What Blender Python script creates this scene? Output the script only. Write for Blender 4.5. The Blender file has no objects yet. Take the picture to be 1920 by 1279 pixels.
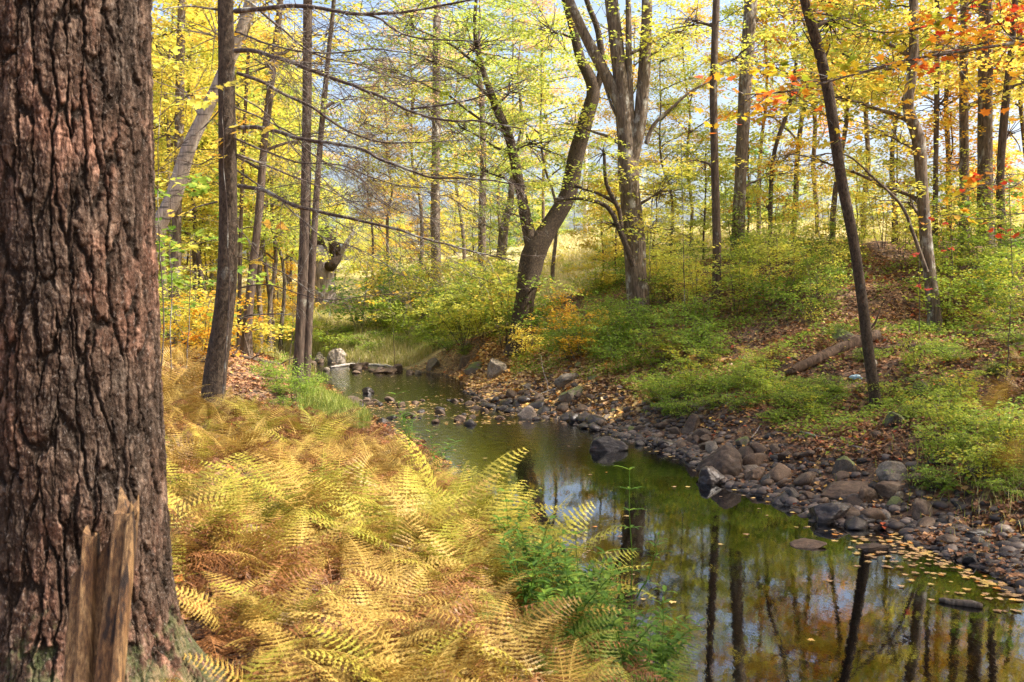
import bpy, math, random
import numpy as np
from mathutils import Vector, Matrix
rad = math.radians
random.seed(7)
RNG = np.random.default_rng(11)
C = bpy.context.scene.collection
SC = bpy.context.scene

# ---------------------------------------------------------------- camera, sky, sun, exposure
F = 1867.0                      # focal length in photograph pixels (35 mm on a 36 mm sensor)
CAMZ = 2.45
PITCH = math.atan((639.5 - 560.0) / F)
cam_d = bpy.data.cameras.new('camera')
cam_d.lens = 35.0; cam_d.sensor_width = 36.0; cam_d.sensor_fit = 'HORIZONTAL'
cam_d.clip_start = 0.05; cam_d.clip_end = 900
cam = bpy.data.objects.new('camera', cam_d); C.objects.link(cam)
cam.location = (0, 0, CAMZ); cam.rotation_euler = (rad(90) - PITCH, 0, 0)
cam_d.dof.use_dof = True; cam_d.dof.focus_distance = 14.0; cam_d.dof.aperture_fstop = 5.6
SC.camera = cam

SUN_EL, SUN_AZ = 50.0, 98.0     # azimuth clockwise from +Y (view direction)
world = bpy.data.worlds.new('World'); SC.world = world; world.use_nodes = True
wn = world.node_tree.nodes; wl = world.node_tree.links; wn.clear()
sky = wn.new('ShaderNodeTexSky'); sky.sky_type = 'NISHITA'; sky.sun_disc = False
sky.sun_elevation = rad(SUN_EL); sky.sun_rotation = rad(SUN_AZ); sky.air_density = 0.9; sky.dust_density = 6.0; sky.ozone_density = 0.7
bg = wn.new('ShaderNodeBackground'); bg.inputs['Strength'].default_value = 0.15
wo = wn.new('ShaderNodeOutputWorld')
wl.new(sky.outputs[0], bg.inputs['Color']); wl.new(bg.outputs[0], wo.inputs['Surface'])
sd = bpy.data.lights.new('sun', 'SUN'); sd.energy = 3.4; sd.angle = rad(0.6); sd.color = (1.0, 0.93, 0.82)
so = bpy.data.objects.new('sun', sd); C.objects.link(so)
sdir = Vector((math.sin(rad(SUN_AZ)) * math.cos(rad(SUN_EL)), math.cos(rad(SUN_AZ)) * math.cos(rad(SUN_EL)), math.sin(rad(SUN_EL))))
so.rotation_euler = sdir.to_track_quat('Z', 'Y').to_euler(); so.location = (20, 0, 40)
SC.view_settings.view_transform = 'Standard'; SC.view_settings.look = 'None'
SC.view_settings.exposure = 1.42; SC.view_settings.gamma = 1.0
SC.render.engine = 'CYCLES'
cy = SC.cycles
cy.max_bounces = 8; cy.diffuse_bounces = 4; cy.glossy_bounces = 3; cy.transmission_bounces = 6; cy.transparent_max_bounces = 8
cy.use_denoising = True; cy.use_adaptive_sampling = True; cy.adaptive_threshold = 0.02
cy.caustics_reflective = False; cy.caustics_refractive = False
cy.sample_clamp_indirect = 6.0
try:
    cy.denoising_prefilter = 'NONE'; cy.denoising_input_passes = 'RGB_ALBEDO_NORMAL'
except Exception: pass

# ---------------------------------------------------------------- maths helpers
def at(px, py, Y):
    """the point at depth Y on the sight line of a photograph pixel"""
    u = (px - 960.0) / F; v = -(py - 639.5) / F
    dy = math.cos(PITCH) + v * math.sin(PITCH); dz = v * math.cos(PITCH) - math.sin(PITCH)
    s = Y / dy
    return np.array([u * s, Y, CAMZ + dz * s])

def _hash(ix, iy, iz, seed):
    h = (ix.astype(np.int64) * 374761393 + iy.astype(np.int64) * 668265263 + iz.astype(np.int64) * 2147483647 + seed * 974711) & 0xFFFFFFFF
    h = ((h ^ (h >> 13)) * 1274126177) & 0xFFFFFFFF
    h = ((h ^ (h >> 16)) * 2246822519) & 0xFFFFFFFF
    return ((h ^ (h >> 15)) & 0xFFFFFF) / float(0xFFFFFF)

def vnoise(p, seed=0):
    p = np.asarray(p, float); i = np.floor(p).astype(np.int64); f = p - i; f = f * f * (3 - 2 * f)
    r = 0
    for dx in (0, 1):
        wx = f[..., 0] if dx else 1 - f[..., 0]
        for dy in (0, 1):
            wy = f[..., 1] if dy else 1 - f[..., 1]
            for dz in (0, 1):
                wz = f[..., 2] if dz else 1 - f[..., 2]
                r = r + wx * wy * wz * _hash(i[..., 0] + dx, i[..., 1] + dy, i[..., 2] + dz, seed)
    return r * 2 - 1

def fbm(p, oct=4, seed=0, gain=0.5):
    a, s, r = 1.0, 1.0, 0
    for k in range(oct):
        r = r + a * vnoise(np.asarray(p) * s, seed + k * 17); a *= gain; s *= 2.03
    return r

def sstep(a, b, x):
    t = np.clip((x - a) / (b - a), 0, 1); return t * t * (3 - 2 * t)

# ---------------------------------------------------------------- mesh helpers
def mesh_np(name, V, Q=None, T=None, mat=None, attr=None, smooth=False, pattr=None):
    """one mesh from arrays: V (n,3); Q quads (m,4); T triangles (k,3); attr = face value 'tone'"""
    me = bpy.data.meshes.new(name)
    V = np.ascontiguousarray(V, np.float32)
    nq = 0 if Q is None else len(Q); nt = 0 if T is None else len(T)
    me.vertices.add(len(V)); me.vertices.foreach_set('co', V.ravel())
    li = []
    if nq: li.append(np.asarray(Q, np.int32).ravel())
    if nt: li.append(np.asarray(T, np.int32).ravel())
    li = np.concatenate(li)
    me.loops.add(len(li)); me.loops.foreach_set('vertex_index', li)
    me.polygons.add(nq + nt)
    st = np.concatenate([np.arange(nq, dtype=np.int32) * 4, nq * 4 + np.arange(nt, dtype=np.int32) * 3])
    me.polygons.foreach_set('loop_start', st)
    if smooth: me.polygons.foreach_set('use_smooth', np.ones(nq + nt, bool))
    else: me.polygons.foreach_set('use_smooth', np.zeros(nq + nt, bool))
    if attr is not None:
        a = me.attributes.new('tone', 'FLOAT', 'FACE'); a.data.foreach_set('value', np.ascontiguousarray(attr, np.float32))
    if pattr:
        for k, v in pattr.items():
            a = me.attributes.new(k, 'FLOAT', 'POINT'); a.data.foreach_set('value', np.ascontiguousarray(v, np.float32))
    if mat: me.materials.append(mat)
    me.update(calc_edges=True); me.validate(clean_customdata=False)
    return me

def obj(name, me, parent=None, loc=None, rot=None, scale=None):
    o = bpy.data.objects.new(name, me); C.objects.link(o)
    if parent: o.parent = parent
    if loc is not None: o.location = [float(v) for v in loc]
    if rot is not None: o.rotation_euler = rot
    if scale is not None: o.scale = (scale,) * 3 if np.isscalar(scale) else scale
    return o

def tag(o, label=None, cat=None, group=None, kind=None):
    if label: o['label'] = label
    if cat: o['category'] = cat
    if group: o['group'] = group
    if kind: o['kind'] = kind
    return o

def empty(name, loc):
    o = bpy.data.objects.new(name, None); C.objects.link(o); o.location = [float(v) for v in loc]; return o

def copy_tree(o, parent=None):
    c = o.copy(); C.objects.link(c); c.parent = parent
    for ch in o.children: copy_tree(ch, c)
    return c

class Geo:
    """collects vertices, quads, triangles and tones"""
    def __init__(s): s.V = []; s.Q = []; s.T = []; s.qa = []; s.ta = []; s.n = 0
    def add(s, V, Q=None, T=None, tone=0.5):
        V = np.asarray(V, float)
        if Q is not None and len(Q):
            Q = np.asarray(Q) + s.n; s.Q.append(Q); s.qa.append(np.broadcast_to(tone, len(Q)) if np.ndim(tone) == 0 else tone)
        if T is not None and len(T):
            T = np.asarray(T) + s.n; s.T.append(T); s.ta.append(np.full(len(T), tone) if np.ndim(tone) == 0 else tone)
        s.V.append(V); s.n += len(V)
    def tube(s, P, R, sides=6, tone=0.5, cap=False):
        P = np.asarray(P, float); R = np.asarray(R, float); n = len(P)
        d = np.gradient(P, axis=0); d /= np.linalg.norm(d, axis=1)[:, None] + 1e-9
        up = np.array([0.31, 0.17, 0.93]) if abs(d[:, 2]).mean() < 0.8 else np.array([0.0, -1.0, 0.05])
        a = np.cross(d, up); a /= np.linalg.norm(a, axis=1)[:, None] + 1e-9
        b = np.cross(d, a)
        th = np.arange(sides) * 2 * math.pi / sides
        V = P[:, None] + R[:, None, None] * (np.cos(th)[None, :, None] * a[:, None] + np.sin(th)[None, :, None] * b[:, None])
        i, j = np.meshgrid(np.arange(n - 1), np.arange(sides), indexing='ij')
        j2 = (j + 1) % sides
        Q = np.stack([i * sides + j, i * sides + j2, (i + 1) * sides + j2, (i + 1) * sides + j], -1).reshape(-1, 4)
        V = V.reshape(-1, 3); T = None
        if cap:
            V = np.vstack([V, P[0], P[-1]]); m = n * sides; k = np.arange(sides)
            T = np.vstack([np.stack([np.full(sides, m), (k + 1) % sides, k], 1),
                           np.stack([np.full(sides, m + 1), (n - 1) * sides + k, (n - 1) * sides + (k + 1) % sides], 1)])
        s.add(V, Q, T, tone)
    def mesh(s, name, mat, smooth=False):
        V = np.vstack(s.V); Q = np.vstack(s.Q) if s.Q else None; T = np.vstack(s.T) if s.T else None
        at_ = np.concatenate([np.concatenate(s.qa) if s.qa else np.zeros(0), np.concatenate(s.ta) if s.ta else np.zeros(0)])
        return mesh_np(name, V, Q, T, mat, at_, smooth)

def stamp(TV, TQ, TT, pos, X, Yd, Z, scale, tone):
    """copies of a template (TV,TQ,TT) with frames X,Y,Z -> V,Q,T,toneQ,toneT"""
    n = len(pos); k = len(TV)
    V = pos[:, None] + scale[:, None, None] * (TV[None, :, 0:1] * X[:, None] + TV[None, :, 1:2] * Yd[:, None] + TV[None, :, 2:3] * Z[:, None])
    off = np.arange(n) * k
    Q = (np.asarray(TQ)[None] + off[:, None, None]).reshape(-1, 4) if TQ is not None and len(TQ) else None
    T = (np.asarray(TT)[None] + off[:, None, None]).reshape(-1, 3) if TT is not None and len(TT) else None
    tq = np.repeat(tone, len(TQ)) if Q is not None else np.zeros(0)
    tt = np.repeat(tone, len(TT)) if T is not None else np.zeros(0)
    return V.reshape(-1, 3), Q, T, np.concatenate([tq, tt])

def frames(n, tilt, rng, out=None):
    """leaf frames: Z about up with tilt, Y along the blade"""
    az = rng.uniform(0, 2 * math.pi, n) if out is None else out
    Yd = np.stack([np.cos(az), np.sin(az), rng.normal(-0.15, 0.3, n)], 1)
    Z = np.stack([rng.normal(0, tilt, n), rng.normal(0, tilt, n), np.ones(n)], 1)
    Yd /= np.linalg.norm(Yd, axis=1)[:, None]
    X = np.cross(Yd, Z); X /= np.linalg.norm(X, axis=1)[:, None]; Z = np.cross(X, Yd)
    return X, Yd, Z

LEAF_V = np.array([[0, 0, 0], [-.36, .45, .10], [0, 1, -.04], [.36, .45, .10]]); LEAF_Q = np.array([[0, 3, 2, 1]])
# a lobed maple leaf
_ml = [(0, 0), (.10, .02), (.34, -.10), (.30, .10), (.56, .22), (.40, .34), (.46, .58), (.24, .50), (.14, .66), (0, 1.0)]
_mv = [(x, y, .10 * abs(x) - .03 * y * y) for x, y in _ml] + [(-x, y, .10 * abs(x) - .03 * y * y) for x, y in _ml[1:-1]]
_ring = list(range(0, 10)) + list(range(17, 9, -1))
MAPLE_V = np.array(_mv + [(0, .33, -.01)])
MAPLE_T = np.array([[18, _ring[i], _ring[(i + 1) % 18]] for i in range(18)])

# ---------------------------------------------------------------- materials
MATS = {}
def newmat(name):
    m = bpy.data.materials.new(name); m.use_nodes = True; m.node_tree.nodes.clear(); MATS[name] = m
    return m, m.node_tree.nodes, m.node_tree.links
def ramp(N, cols, interp='LINEAR'):
    r = N.new('ShaderNodeValToRGB'); r.color_ramp.interpolation = interp; e = r.color_ramp.elements
    while len(e) > 1: e.remove(e[-1])
    for i, (p, c) in enumerate(cols):
        el = e[0] if i == 0 else e.new(p)
        el.position = p; el.color = (*c, 1)
    return r
def noise(N, L, vec, scale, detail=4, rough=0.55, dist=0):
    n = N.new('ShaderNodeTexNoise'); n.inputs['Scale'].default_value = scale; n.inputs['Detail'].default_value = detail
    n.inputs['Roughness'].default_value = rough; n.inputs['Distortion'].default_value = dist
    if vec is not None: L.new(vec, n.inputs['Vector'])
    return n
def mapping(N, L, scale, src='Object'):
    t = N.new('ShaderNodeTexCoord'); m = N.new('ShaderNodeMapping'); m.inputs['Scale'].default_value = scale
    L.new(t.outputs[src], m.inputs['Vector']); return m.outputs[0]
def mix(N, L, fac, a, b, mode='MIX'):
    m = N.new('ShaderNodeMix'); m.data_type = 'RGBA'; m.blend_type = mode
    for s, v in ((0, fac), (6, a), (7, b)):
        if hasattr(v, 'links'): L.new(v, m.inputs[s])
        elif isinstance(v, (int, float)): m.inputs[s].default_value = v
        else: m.inputs[s].default_value = (*v, 1)
    return m.outputs[2]
def math_(N, L, op, a, b=None):
    m = N.new('ShaderNodeMath'); m.operation = op
    for s, v in ((0, a), (1, b)):
        if v is None: continue
        if hasattr(v, 'links'): L.new(v, m.inputs[s])
        else: m.inputs[s].default_value = v
    return m.outputs[0]

def leaf_mat(name, cols, trans=0.5, objvar=0.25, rough=0.45):
    m, N, L = newmat(name)
    a = N.new('ShaderNodeAttribute'); a.attribute_name = 'tone'
    oi = N.new('ShaderNodeObjectInfo')
    v = math_(N, L, 'MULTIPLY_ADD', oi.outputs['Random'], objvar); v.node.inputs[2].default_value = -objvar / 2
    v = math_(N, L, 'ADD', a.outputs['Fac'], v)
    r = ramp(N, cols); L.new(v, r.inputs[0])
    d = N.new('ShaderNodeBsdfPrincipled'); d.inputs['Roughness'].default_value = rough; d.inputs['Specular IOR Level'].default_value = 0.3
    L.new(r.outputs[0], d.inputs['Base Color'])
    t = N.new('ShaderNodeBsdfTranslucent'); L.new(r.outputs[0], t.inputs['Color'])
    ms = N.new('ShaderNodeMixShader'); ms.inputs[0].default_value = trans
    L.new(d.outputs[0], ms.inputs[1]); L.new(t.outputs[0], ms.inputs[2])
    o = N.new('ShaderNodeOutputMaterial'); L.new(ms.outputs[0], o.inputs[0]); return m

YEL = leaf_mat('yellow_leaves', [(0, (.48, .52, .09)), (.35, (.74, .66, .11)), (.7, (.86, .62, .10)), (1, (.82, .42, .08))], trans=.55)
YGR = leaf_mat('yellow_green_leaves', [(0, (.20, .30, .06)), (.4, (.46, .54, .09)), (.75, (.70, .68, .11)), (1, (.80, .60, .10))], trans=.55)
GRN = leaf_mat('green_leaves', [(0, (.05, .12, .02)), (.5, (.14, .26, .03)), (1, (.32, .42, .05))])
ORG = leaf_mat('orange_leaves', [(0, (.62, .44, .04)), (.4, (.74, .36, .04)), (.75, (.68, .18, .03)), (1, (.52, .06, .03))])
RUS = leaf_mat('russet_leaves', [(0, (.56, .50, .20)), (.5, (.66, .46, .24)), (1, (.60, .34, .20))])
PIN = leaf_mat('needles', [(0, (.03, .07, .02)), (.5, (.07, .13, .03)), (1, (.16, .24, .04))], trans=.25)
RED = leaf_mat('red_leaves', [(0, (.62, .05, .06)), (1, (.75, .16, .10))])
MIXL = leaf_mat('turning_maple_leaves', [(0, (.16, .30, .03)), (.3, (.45, .48, .04)), (.55, (.74, .52, .04)), (.8, (.78, .30, .03)), (1, (.66, .07, .03))], objvar=.1)
SHR = leaf_mat('shrub_leaves', [(0, (.11, .20, .02)), (.5, (.27, .39, .05)), (.85, (.46, .53, .07)), (1, (.64, .53, .06))], trans=.5)
FYG = leaf_mat('yellow_green_fern', [(0, (.12, .15, .02)), (.5, (.33, .32, .035)), (1, (.50, .40, .07))], trans=.35, objvar=.5)
FST = leaf_mat('straw_fern', [(0, (.15, .075, .016)), (.5, (.33, .20, .038)), (1, (.50, .35, .085))], trans=.3, objvar=.5)
FBR = leaf_mat('rusty_brown_fern', [(0, (.07, .025, .010)), (.5, (.17, .066, .020)), (1, (.31, .14, .045))], trans=.25, objvar=.5)
FGR = leaf_mat('green_fern', [(0, (.05, .09, .015)), (.5, (.13, .19, .03)), (1, (.26, .30, .05))], trans=.35, objvar=.4)
GRS = leaf_mat('grass_blades', [(0, (.14, .22, .03)), (.5, (.36, .38, .07)), (.8, (.58, .50, .20)), (1, (.72, .62, .36))], trans=.3, objvar=0)
MDW = leaf_mat('meadow_blades', [(0, (.30, .34, .07)), (.4, (.60, .52, .22)), (1, (.80, .68, .42))], trans=.3, objvar=0)
LIT = leaf_mat('fallen_leaves', [(0, (.10, .045, .025)), (.3, (.21, .095, .045)), (.55, (.34, .17, .075)), (.8, (.54, .31, .12)), (.93, (.70, .46, .08)), (1, (.58, .12, .04))], trans=.12, objvar=0, rough=.6)
FLO = leaf_mat('floating_leaves', [(0, (.34, .19, .10)), (.4, (.58, .36, .18)), (.8, (.74, .52, .16)), (1, (.76, .30, .06))], trans=.1, objvar=0, rough=.35)

def bark_mat(name, dark, light, lichen=(.42, .42, .36), lich=0.55, sc=1.0, zs=0.16, bump=0.6, bands=False):
    m, N, L = newmat(name)
    v = mapping(N, L, (1, 1, zs))
    n1 = noise(N, L, v, 22 * sc, 6, .65, .4); n2 = noise(N, L, v, 60 * sc, 4, .6)
    h = math_(N, L, 'MULTIPLY_ADD', n1.outputs[0], .75); L.new(math_(N, L, 'MULTIPLY', n2.outputs[0], .25), h.node.inputs[2])
    r = ramp(N, [(.36, dark), (.52, tuple(.5 * (a + b) for a, b in zip(dark, light))), (.66, light)]); L.new(h, r.inputs[0])
    o3 = mapping(N, L, (1, 1, .6)); n3 = noise(N, L, o3, 5, 5, .7)
    lr = ramp(N, [(lich, (0, 0, 0)), (lich + .12, (1, 1, 1))]); L.new(n3.outputs[0], lr.inputs[0])
    f = math_(N, L, 'MULTIPLY', lr.outputs[0], .75)
    col = mix(N, L, f, r.outputs[0], lichen)
    if bands:
        b = mapping(N, L, (1, 1, 9)); nb = noise(N, L, b, 2.2, 3, .6)
        br = ramp(N, [(.56, (0, 0, 0)), (.62, (1, 1, 1))]); L.new(nb.outputs[0], br.inputs[0])
        col = mix(N, L, math_(N, L, 'MULTIPLY', br.outputs[0], .8), col, (.06, .05, .045))
    p = N.new('ShaderNodeBsdfPrincipled'); p.inputs['Roughness'].default_value = .85; p.inputs['Specular IOR Level'].default_value = .25
    L.new(col, p.inputs['Base Color'])
    bp = N.new('ShaderNodeBump'); bp.inputs['Strength'].default_value = bump; bp.inputs['Distance'].default_value = .03 / sc
    L.new(h, bp.inputs['Height']); L.new(bp.outputs[0], p.inputs['Normal'])
    o = N.new('ShaderNodeOutputMaterial'); L.new(p.outputs[0], o.inputs[0]); return m

B_DARK = bark_mat('dark_hemlock_bark', (.022, .016, .011), (.135, .096, .066), lichen=(.26, .25, .21), lich=.62, sc=1.4, zs=.55, bump=1.0)
B_BRN = bark_mat('brown_bark', (.035, .025, .018), (.17, .12, .088), lichen=(.32, .31, .25), lich=.58)
B_GREY = bark_mat('grey_bark', (.045, .033, .023), (.24, .18, .13), lichen=(.42, .41, .36), lich=.54)
B_OLD = bark_mat('old_grey_bark', (.12, .095, .085), (.46, .39, .35), lichen=(.50, .47, .43), lich=.6, sc=.5)
B_PALE = bark_mat('pale_birch_bark', (.20, .16, .125), (.48, .41, .34), lich=.7, bands=True, bump=.25)
B_TWIG = bark_mat('dark_twig_bark', (.045, .032, .026), (.17, .125, .10), lich=.52)
B_DEAD = bark_mat('bleached_dead_wood', (.28, .25, .22), (.62, .58, .53), lich=.9, bump=.4)
B_LOG = bark_mat('rotting_log_bark', (.03, .02, .014), (.20, .13, .085), lich=.66, sc=.8)

def rock_mat(name, a, b, moss=0.0, rough=.75):
    m, N, L = newmat(name)
    v = mapping(N, L, (1, 1, 1)); oi = N.new('ShaderNodeObjectInfo')
    add = N.new('ShaderNodeVectorMath'); add.operation = 'ADD'; L.new(v, add.inputs[0])
    cb = N.new('ShaderNodeCombineXYZ'); s = math_(N, L, 'MULTIPLY', oi.outputs['Random'], 40.0)
    for k in range(3): L.new(s, cb.inputs[k])
    L.new(cb.outputs[0], add.inputs[1]); vec = add.outputs[0]
    n1 = noise(N, L, vec, 3.0, 8, .7); n2 = noise(N, L, vec, 22, 4, .7)
    r = ramp(N, [(.3, a), (.7, b)]); L.new(n1.outputs[0], r.inputs[0])
    sp = ramp(N, [(.35, (.55, .55, .55)), (.65, (1.25, 1.2, 1.15))]); L.new(n2.outputs[0], sp.inputs[0])
    col = mix(N, L, 1.0, r.outputs[0], sp.outputs[0], 'MULTIPLY')
    tint = ramp(N, [(0, (.62, .56, .52)), (.5, (.95, .92, .9)), (1, (1.12, 1.0, .9))]); L.new(oi.outputs['Random'], tint.inputs[0])
    col = mix(N, L, 1.0, col, tint.outputs[0], 'MULTIPLY')
    if moss:
        g = N.new('ShaderNodeNewGeometry'); sx = N.new('ShaderNodeSeparateXYZ'); L.new(g.outputs['Normal'], sx.inputs[0])
        nm = noise(N, L, vec, 5, 5, .7); f = math_(N, L, 'ADD', sx.outputs[2], nm.outputs[0])
        mr = ramp(N, [(1.28 - moss * .5, (0, 0, 0)), (1.4 - moss * .5, (1, 1, 1))]); L.new(f, mr.inputs[0])
        mc = ramp(N, [(.3, (.05, .07, .015)), (.7, (.17, .19, .04))]); L.new(n2.outputs[0], mc.inputs[0])
        col = mix(N, L, math_(N, L, 'MULTIPLY', mr.outputs[0], .85), col, mc.outputs[0])
    p = N.new('ShaderNodeBsdfPrincipled'); p.inputs['Roughness'].default_value = rough; L.new(col, p.inputs['Base Color'])
    bp = N.new('ShaderNodeBump'); bp.inputs['Strength'].default_value = .5; bp.inputs['Distance'].default_value = .03
    hh = math_(N, L, 'ADD', n1.outputs[0], math_(N, L, 'MULTIPLY', n2.outputs[0], .4)); L.new(hh, bp.inputs['Height']); L.new(bp.outputs[0], p.inputs['Normal'])
    o = N.new('ShaderNodeOutputMaterial'); L.new(p.outputs[0], o.inputs[0]); return m
R_GREY = rock_mat('grey_boulder', (.13, .115, .09), (.32, .285, .23), moss=.35)
R_BRN = rock_mat('brown_river_stone', (.052, .036, .024), (.19, .135, .092))
R_WET = rock_mat('wet_dark_stone', (.018, .015, .014), (.07, .055, .05), rough=.28)
R_MOSS = rock_mat('mossy_stone', (.10, .09, .07), (.24, .21, .17), moss=.9)
R_PALE = rock_mat('pale_stone', (.24, .21, .18), (.44, .39, .34))

# ---------------------------------------------------------------- terrain
RS = [(9, -6), (7.5, 0), (6.3, 3), (5.2, 6), (4.27, 8.3), (4.1, 9.15), (4.05, 10.2), (3.47, 10.8), (3.2, 11.7), (2.95, 13.1), (2.75, 14.8), (2.1, 16.9), (1.45, 19), (0.6, 21.3),
      (-.6, 23.5), (-1.2, 26), (-1.3, 29), (-2.2, 32), (-4.3, 35.5), (-8, 40), (-16, 45), (-32, 50)]
LS = [(2.2, -6), (1.9, 0), (1.4, 3), (1.0, 6.4), (.84, 7.15), (.5, 8.8), (.15, 10.4), (-.2, 11.7), (-.8, 14.0), (-1.7, 17), (-2.8, 20), (-3.9, 23), (-4.6, 26), (-5.6, 29.5),
      (-6.6, 32.7), (-9, 36), (-16, 40), (-32, 44)]
def dens(L_, step=.35):
    P = np.array(L_, float); out = []
    for a, b in zip(P[:-1], P[1:]):
        k = max(1, int(np.linalg.norm(b - a) / step)); out += [a + (b - a) * i / k for i in range(k)]
    P = np.array(out + [P[-1]])
    w = np.stack([vnoise(np.stack([P[:, 0] * 1.3, P[:, 1] * 1.3, P[:, 0] * 0], -1), 5), vnoise(np.stack([P[:, 0] * 1.3, P[:, 1] * 1.3, P[:, 0] * 0], -1), 9)], 1)
    return P + w * .22
RSd, LSd = dens(RS), dens(LS)
POLY = np.vstack([RSd, LSd[::-1]])
def inside(x, y):
    r = np.zeros(x.shape, bool); px, py = POLY[:, 0], POLY[:, 1]; j = len(px) - 1
    for i in range(len(px)):
        c = ((py[i] > y) != (py[j] > y)) & (x < (px[j] - px[i]) * (y - py[i]) / (py[j] - py[i] + 1e-12) + px[i])
        r ^= c; j = i
    return r
def pdist(x, y, P):
    d = np.full(x.shape, 1e9)
    for a in P: d = np.minimum(d, (x - a[0]) ** 2 + (y - a[1]) ** 2)
    return np.sqrt(d)
CP = []
for s in RS[::2] + LS[::2]: CP.append((s[0], s[1], .05))
def cp(px, py, Y): CP.append(tuple(at(px, py, Y)))
for a in [(0, 0, .95), (-2, 2, .95), (-6, 0, 1.0), (-3, 6, .95), (-1, 5, .82), (.3, 4, .75), (-.4, 7, .70), (-3, 10, .97), (-1.5, 10, .72), (-1.1, 12, .5), (-8, 10, 1.1), (-8, 20, 1.05), (-5.2, 19, .75),
          (-12, 25, 1.3), (-20, 10, 1.5), (-25, 35, 1.5), (-9, 30, 1.1), (-40, 60, 2.2), (-60, 20, 2.5), (8, 8, 1.2), (6, 9, .55), (5, 11.0, .35), (4.2, 13, .35), (9, 0, .6), (12, 6, 2.2), (14, 12, 3.4),
          (20, 3, 3.5), (30, 20, 5.0), (60, 20, 6.5), (0, -20, 1.5), (-40, -20, 2), (40, -20, 4), (100, 60, 8.5), (-100, 60, 4), (60, 110, 8.5), (0, 110, 7.5), (-60, 110, 5), (0, 170, 9.5), (-100, 170, 7), (110, 170, 12)]: CP.append(a)
for a in [(410, 800, 11.7), (565, 735, 19.5), (460, 662, 24), (612, 578, 50), (818, 585, 45), (900, 560, 47), (935, 560, 42), (975, 655, 28.5), (1195, 602, 25.7), (1343, 562, 24), (1382, 485, 28), (1642, 778, 15.5),
          (1752, 635, 19.8), (1752, 480, 24.5), (1808, 478, 26), (1848, 475, 25), (1882, 490, 24), (1443, 475, 29), (1500, 700, 17.3), (1620, 640, 18.6), (1550, 560, 22), (1250, 700, 20.5), (1400, 640, 20.5), (1450, 740, 16.3),
          (1800, 760, 14.0), (1880, 620, 18.5), (1860, 840, 11.8), (1700, 820, 13.2), (1100, 640, 25), (1000, 700, 26.5), (700, 640, 40), (850, 640, 38), (650, 600, 46), (780, 590, 46), (900, 620, 36), (1060, 560, 31),
          (1200, 530, 30), (1100, 470, 48), (1300, 462, 46), (1600, 462, 42), (1850, 452, 44), (1100, 445, 62), (1500, 432, 62), (1900, 415, 62), (500, 600, 40), (330, 640, 28), (400, 590, 45), (300, 700, 17)]: cp(*a)
CP = np.array(CP)
def _ker(A, B):
    d = np.sqrt((A[:, None, 0] - B[None, :, 0]) ** 2 + (A[:, None, 1] - B[None, :, 1]) ** 2); return d
_K = _ker(CP, CP) - np.eye(len(CP)) * 0.25
_n = len(CP); _A = np.zeros((_n + 1, _n + 1)); _A[:_n, :_n] = _K; _A[_n, :_n] = 1; _A[:_n, _n] = 1
_w = np.linalg.solve(_A, np.append(CP[:, 2], 0))
SHORE = np.vstack([RSd, LSd])
def terrain(x, y):
    x = np.atleast_1d(np.asarray(x, float)); y = np.atleast_1d(np.asarray(y, float)); sh = x.shape
    xf, yf = x.ravel(), y.ravel(); z = np.empty(len(xf))
    for k in range(0, len(xf), 20000):
        X = np.stack([xf[k:k + 20000], yf[k:k + 20000]], 1)
        z[k:k + 20000] = _ker(X, CP) @ _w[:_n] + _w[_n]
    ins = inside(xf, yf); d = pdist(xf, yf, SHORE)
    q = np.stack([xf, yf, xf * 0], -1)
    z = z + fbm(q * .6, 3, 3) * .16 * sstep(.5, 3, d) + fbm(q * 3.1, 3, 8) * .035
    land = np.maximum(z, .04 + .02 * d) * sstep(-.05, 1.3, d) + .015 + .03 * np.minimum(d, 1)
    bed = -np.minimum(.38, .03 + .20 * d) + fbm(q * 2.5, 3, 4) * .035
    z = np.where(ins, bed, land)
    return z.reshape(sh)
def tz(x, y): return float(terrain([x], [y])[0])

def axis(lo, hi, dense_lo, dense_hi, step, grow=1.09, mx=9):
    a = list(np.arange(dense_lo, dense_hi, step)); s = step; v = a[-1]
    while v < hi: s = min(s * grow, mx); v += s; a.append(v)
    s = step; v = a[0]; b = []
    while v > lo: s = min(s * grow, mx); v -= s; b.append(v)
    return np.array(b[::-1] + a)
gx = axis(-260, 260, -8, 12, .11); gy = axis(-60, 420, 2.5, 34, .13, 1.06)
GX, GY = np.meshgrid(gx, gy, indexing='ij'); GZ = terrain(GX, GY)
def sampz(x, y):
    """bilinear look-up in the terrain grid"""
    x = np.asarray(x, float); y = np.asarray(y, float)
    i = np.clip(np.searchsorted(gx, x) - 1, 0, len(gx) - 2); j = np.clip(np.searchsorted(gy, y) - 1, 0, len(gy) - 2)
    fx = (x - gx[i]) / (gx[i + 1] - gx[i]); fy = (y - gy[j]) / (gy[j + 1] - gy[j])
    return (GZ[i, j] * (1 - fx) * (1 - fy) + GZ[i + 1, j] * fx * (1 - fy) + GZ[i, j + 1] * (1 - fx) * fy + GZ[i + 1, j + 1] * fx * fy)
def ground_at(px, py, lo=3.0, hi=90.0):
    """where the sight line of a pixel first meets the ground or the water"""
    Y = np.linspace(lo, hi, 3000); d = at(px, py, 1.0) - np.array([0, 0, CAMZ])
    P = np.array([0, 0, CAMZ]) + Y[:, None] * d[None]
    h = np.maximum(sampz(P[:, 0], P[:, 1]), 0)
    k = np.nonzero(P[:, 2] <= h)[0]
    if len(k) == 0: return None
    k = k[0]; return np.array([P[k, 0], P[k, 1], h[k]])

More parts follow.
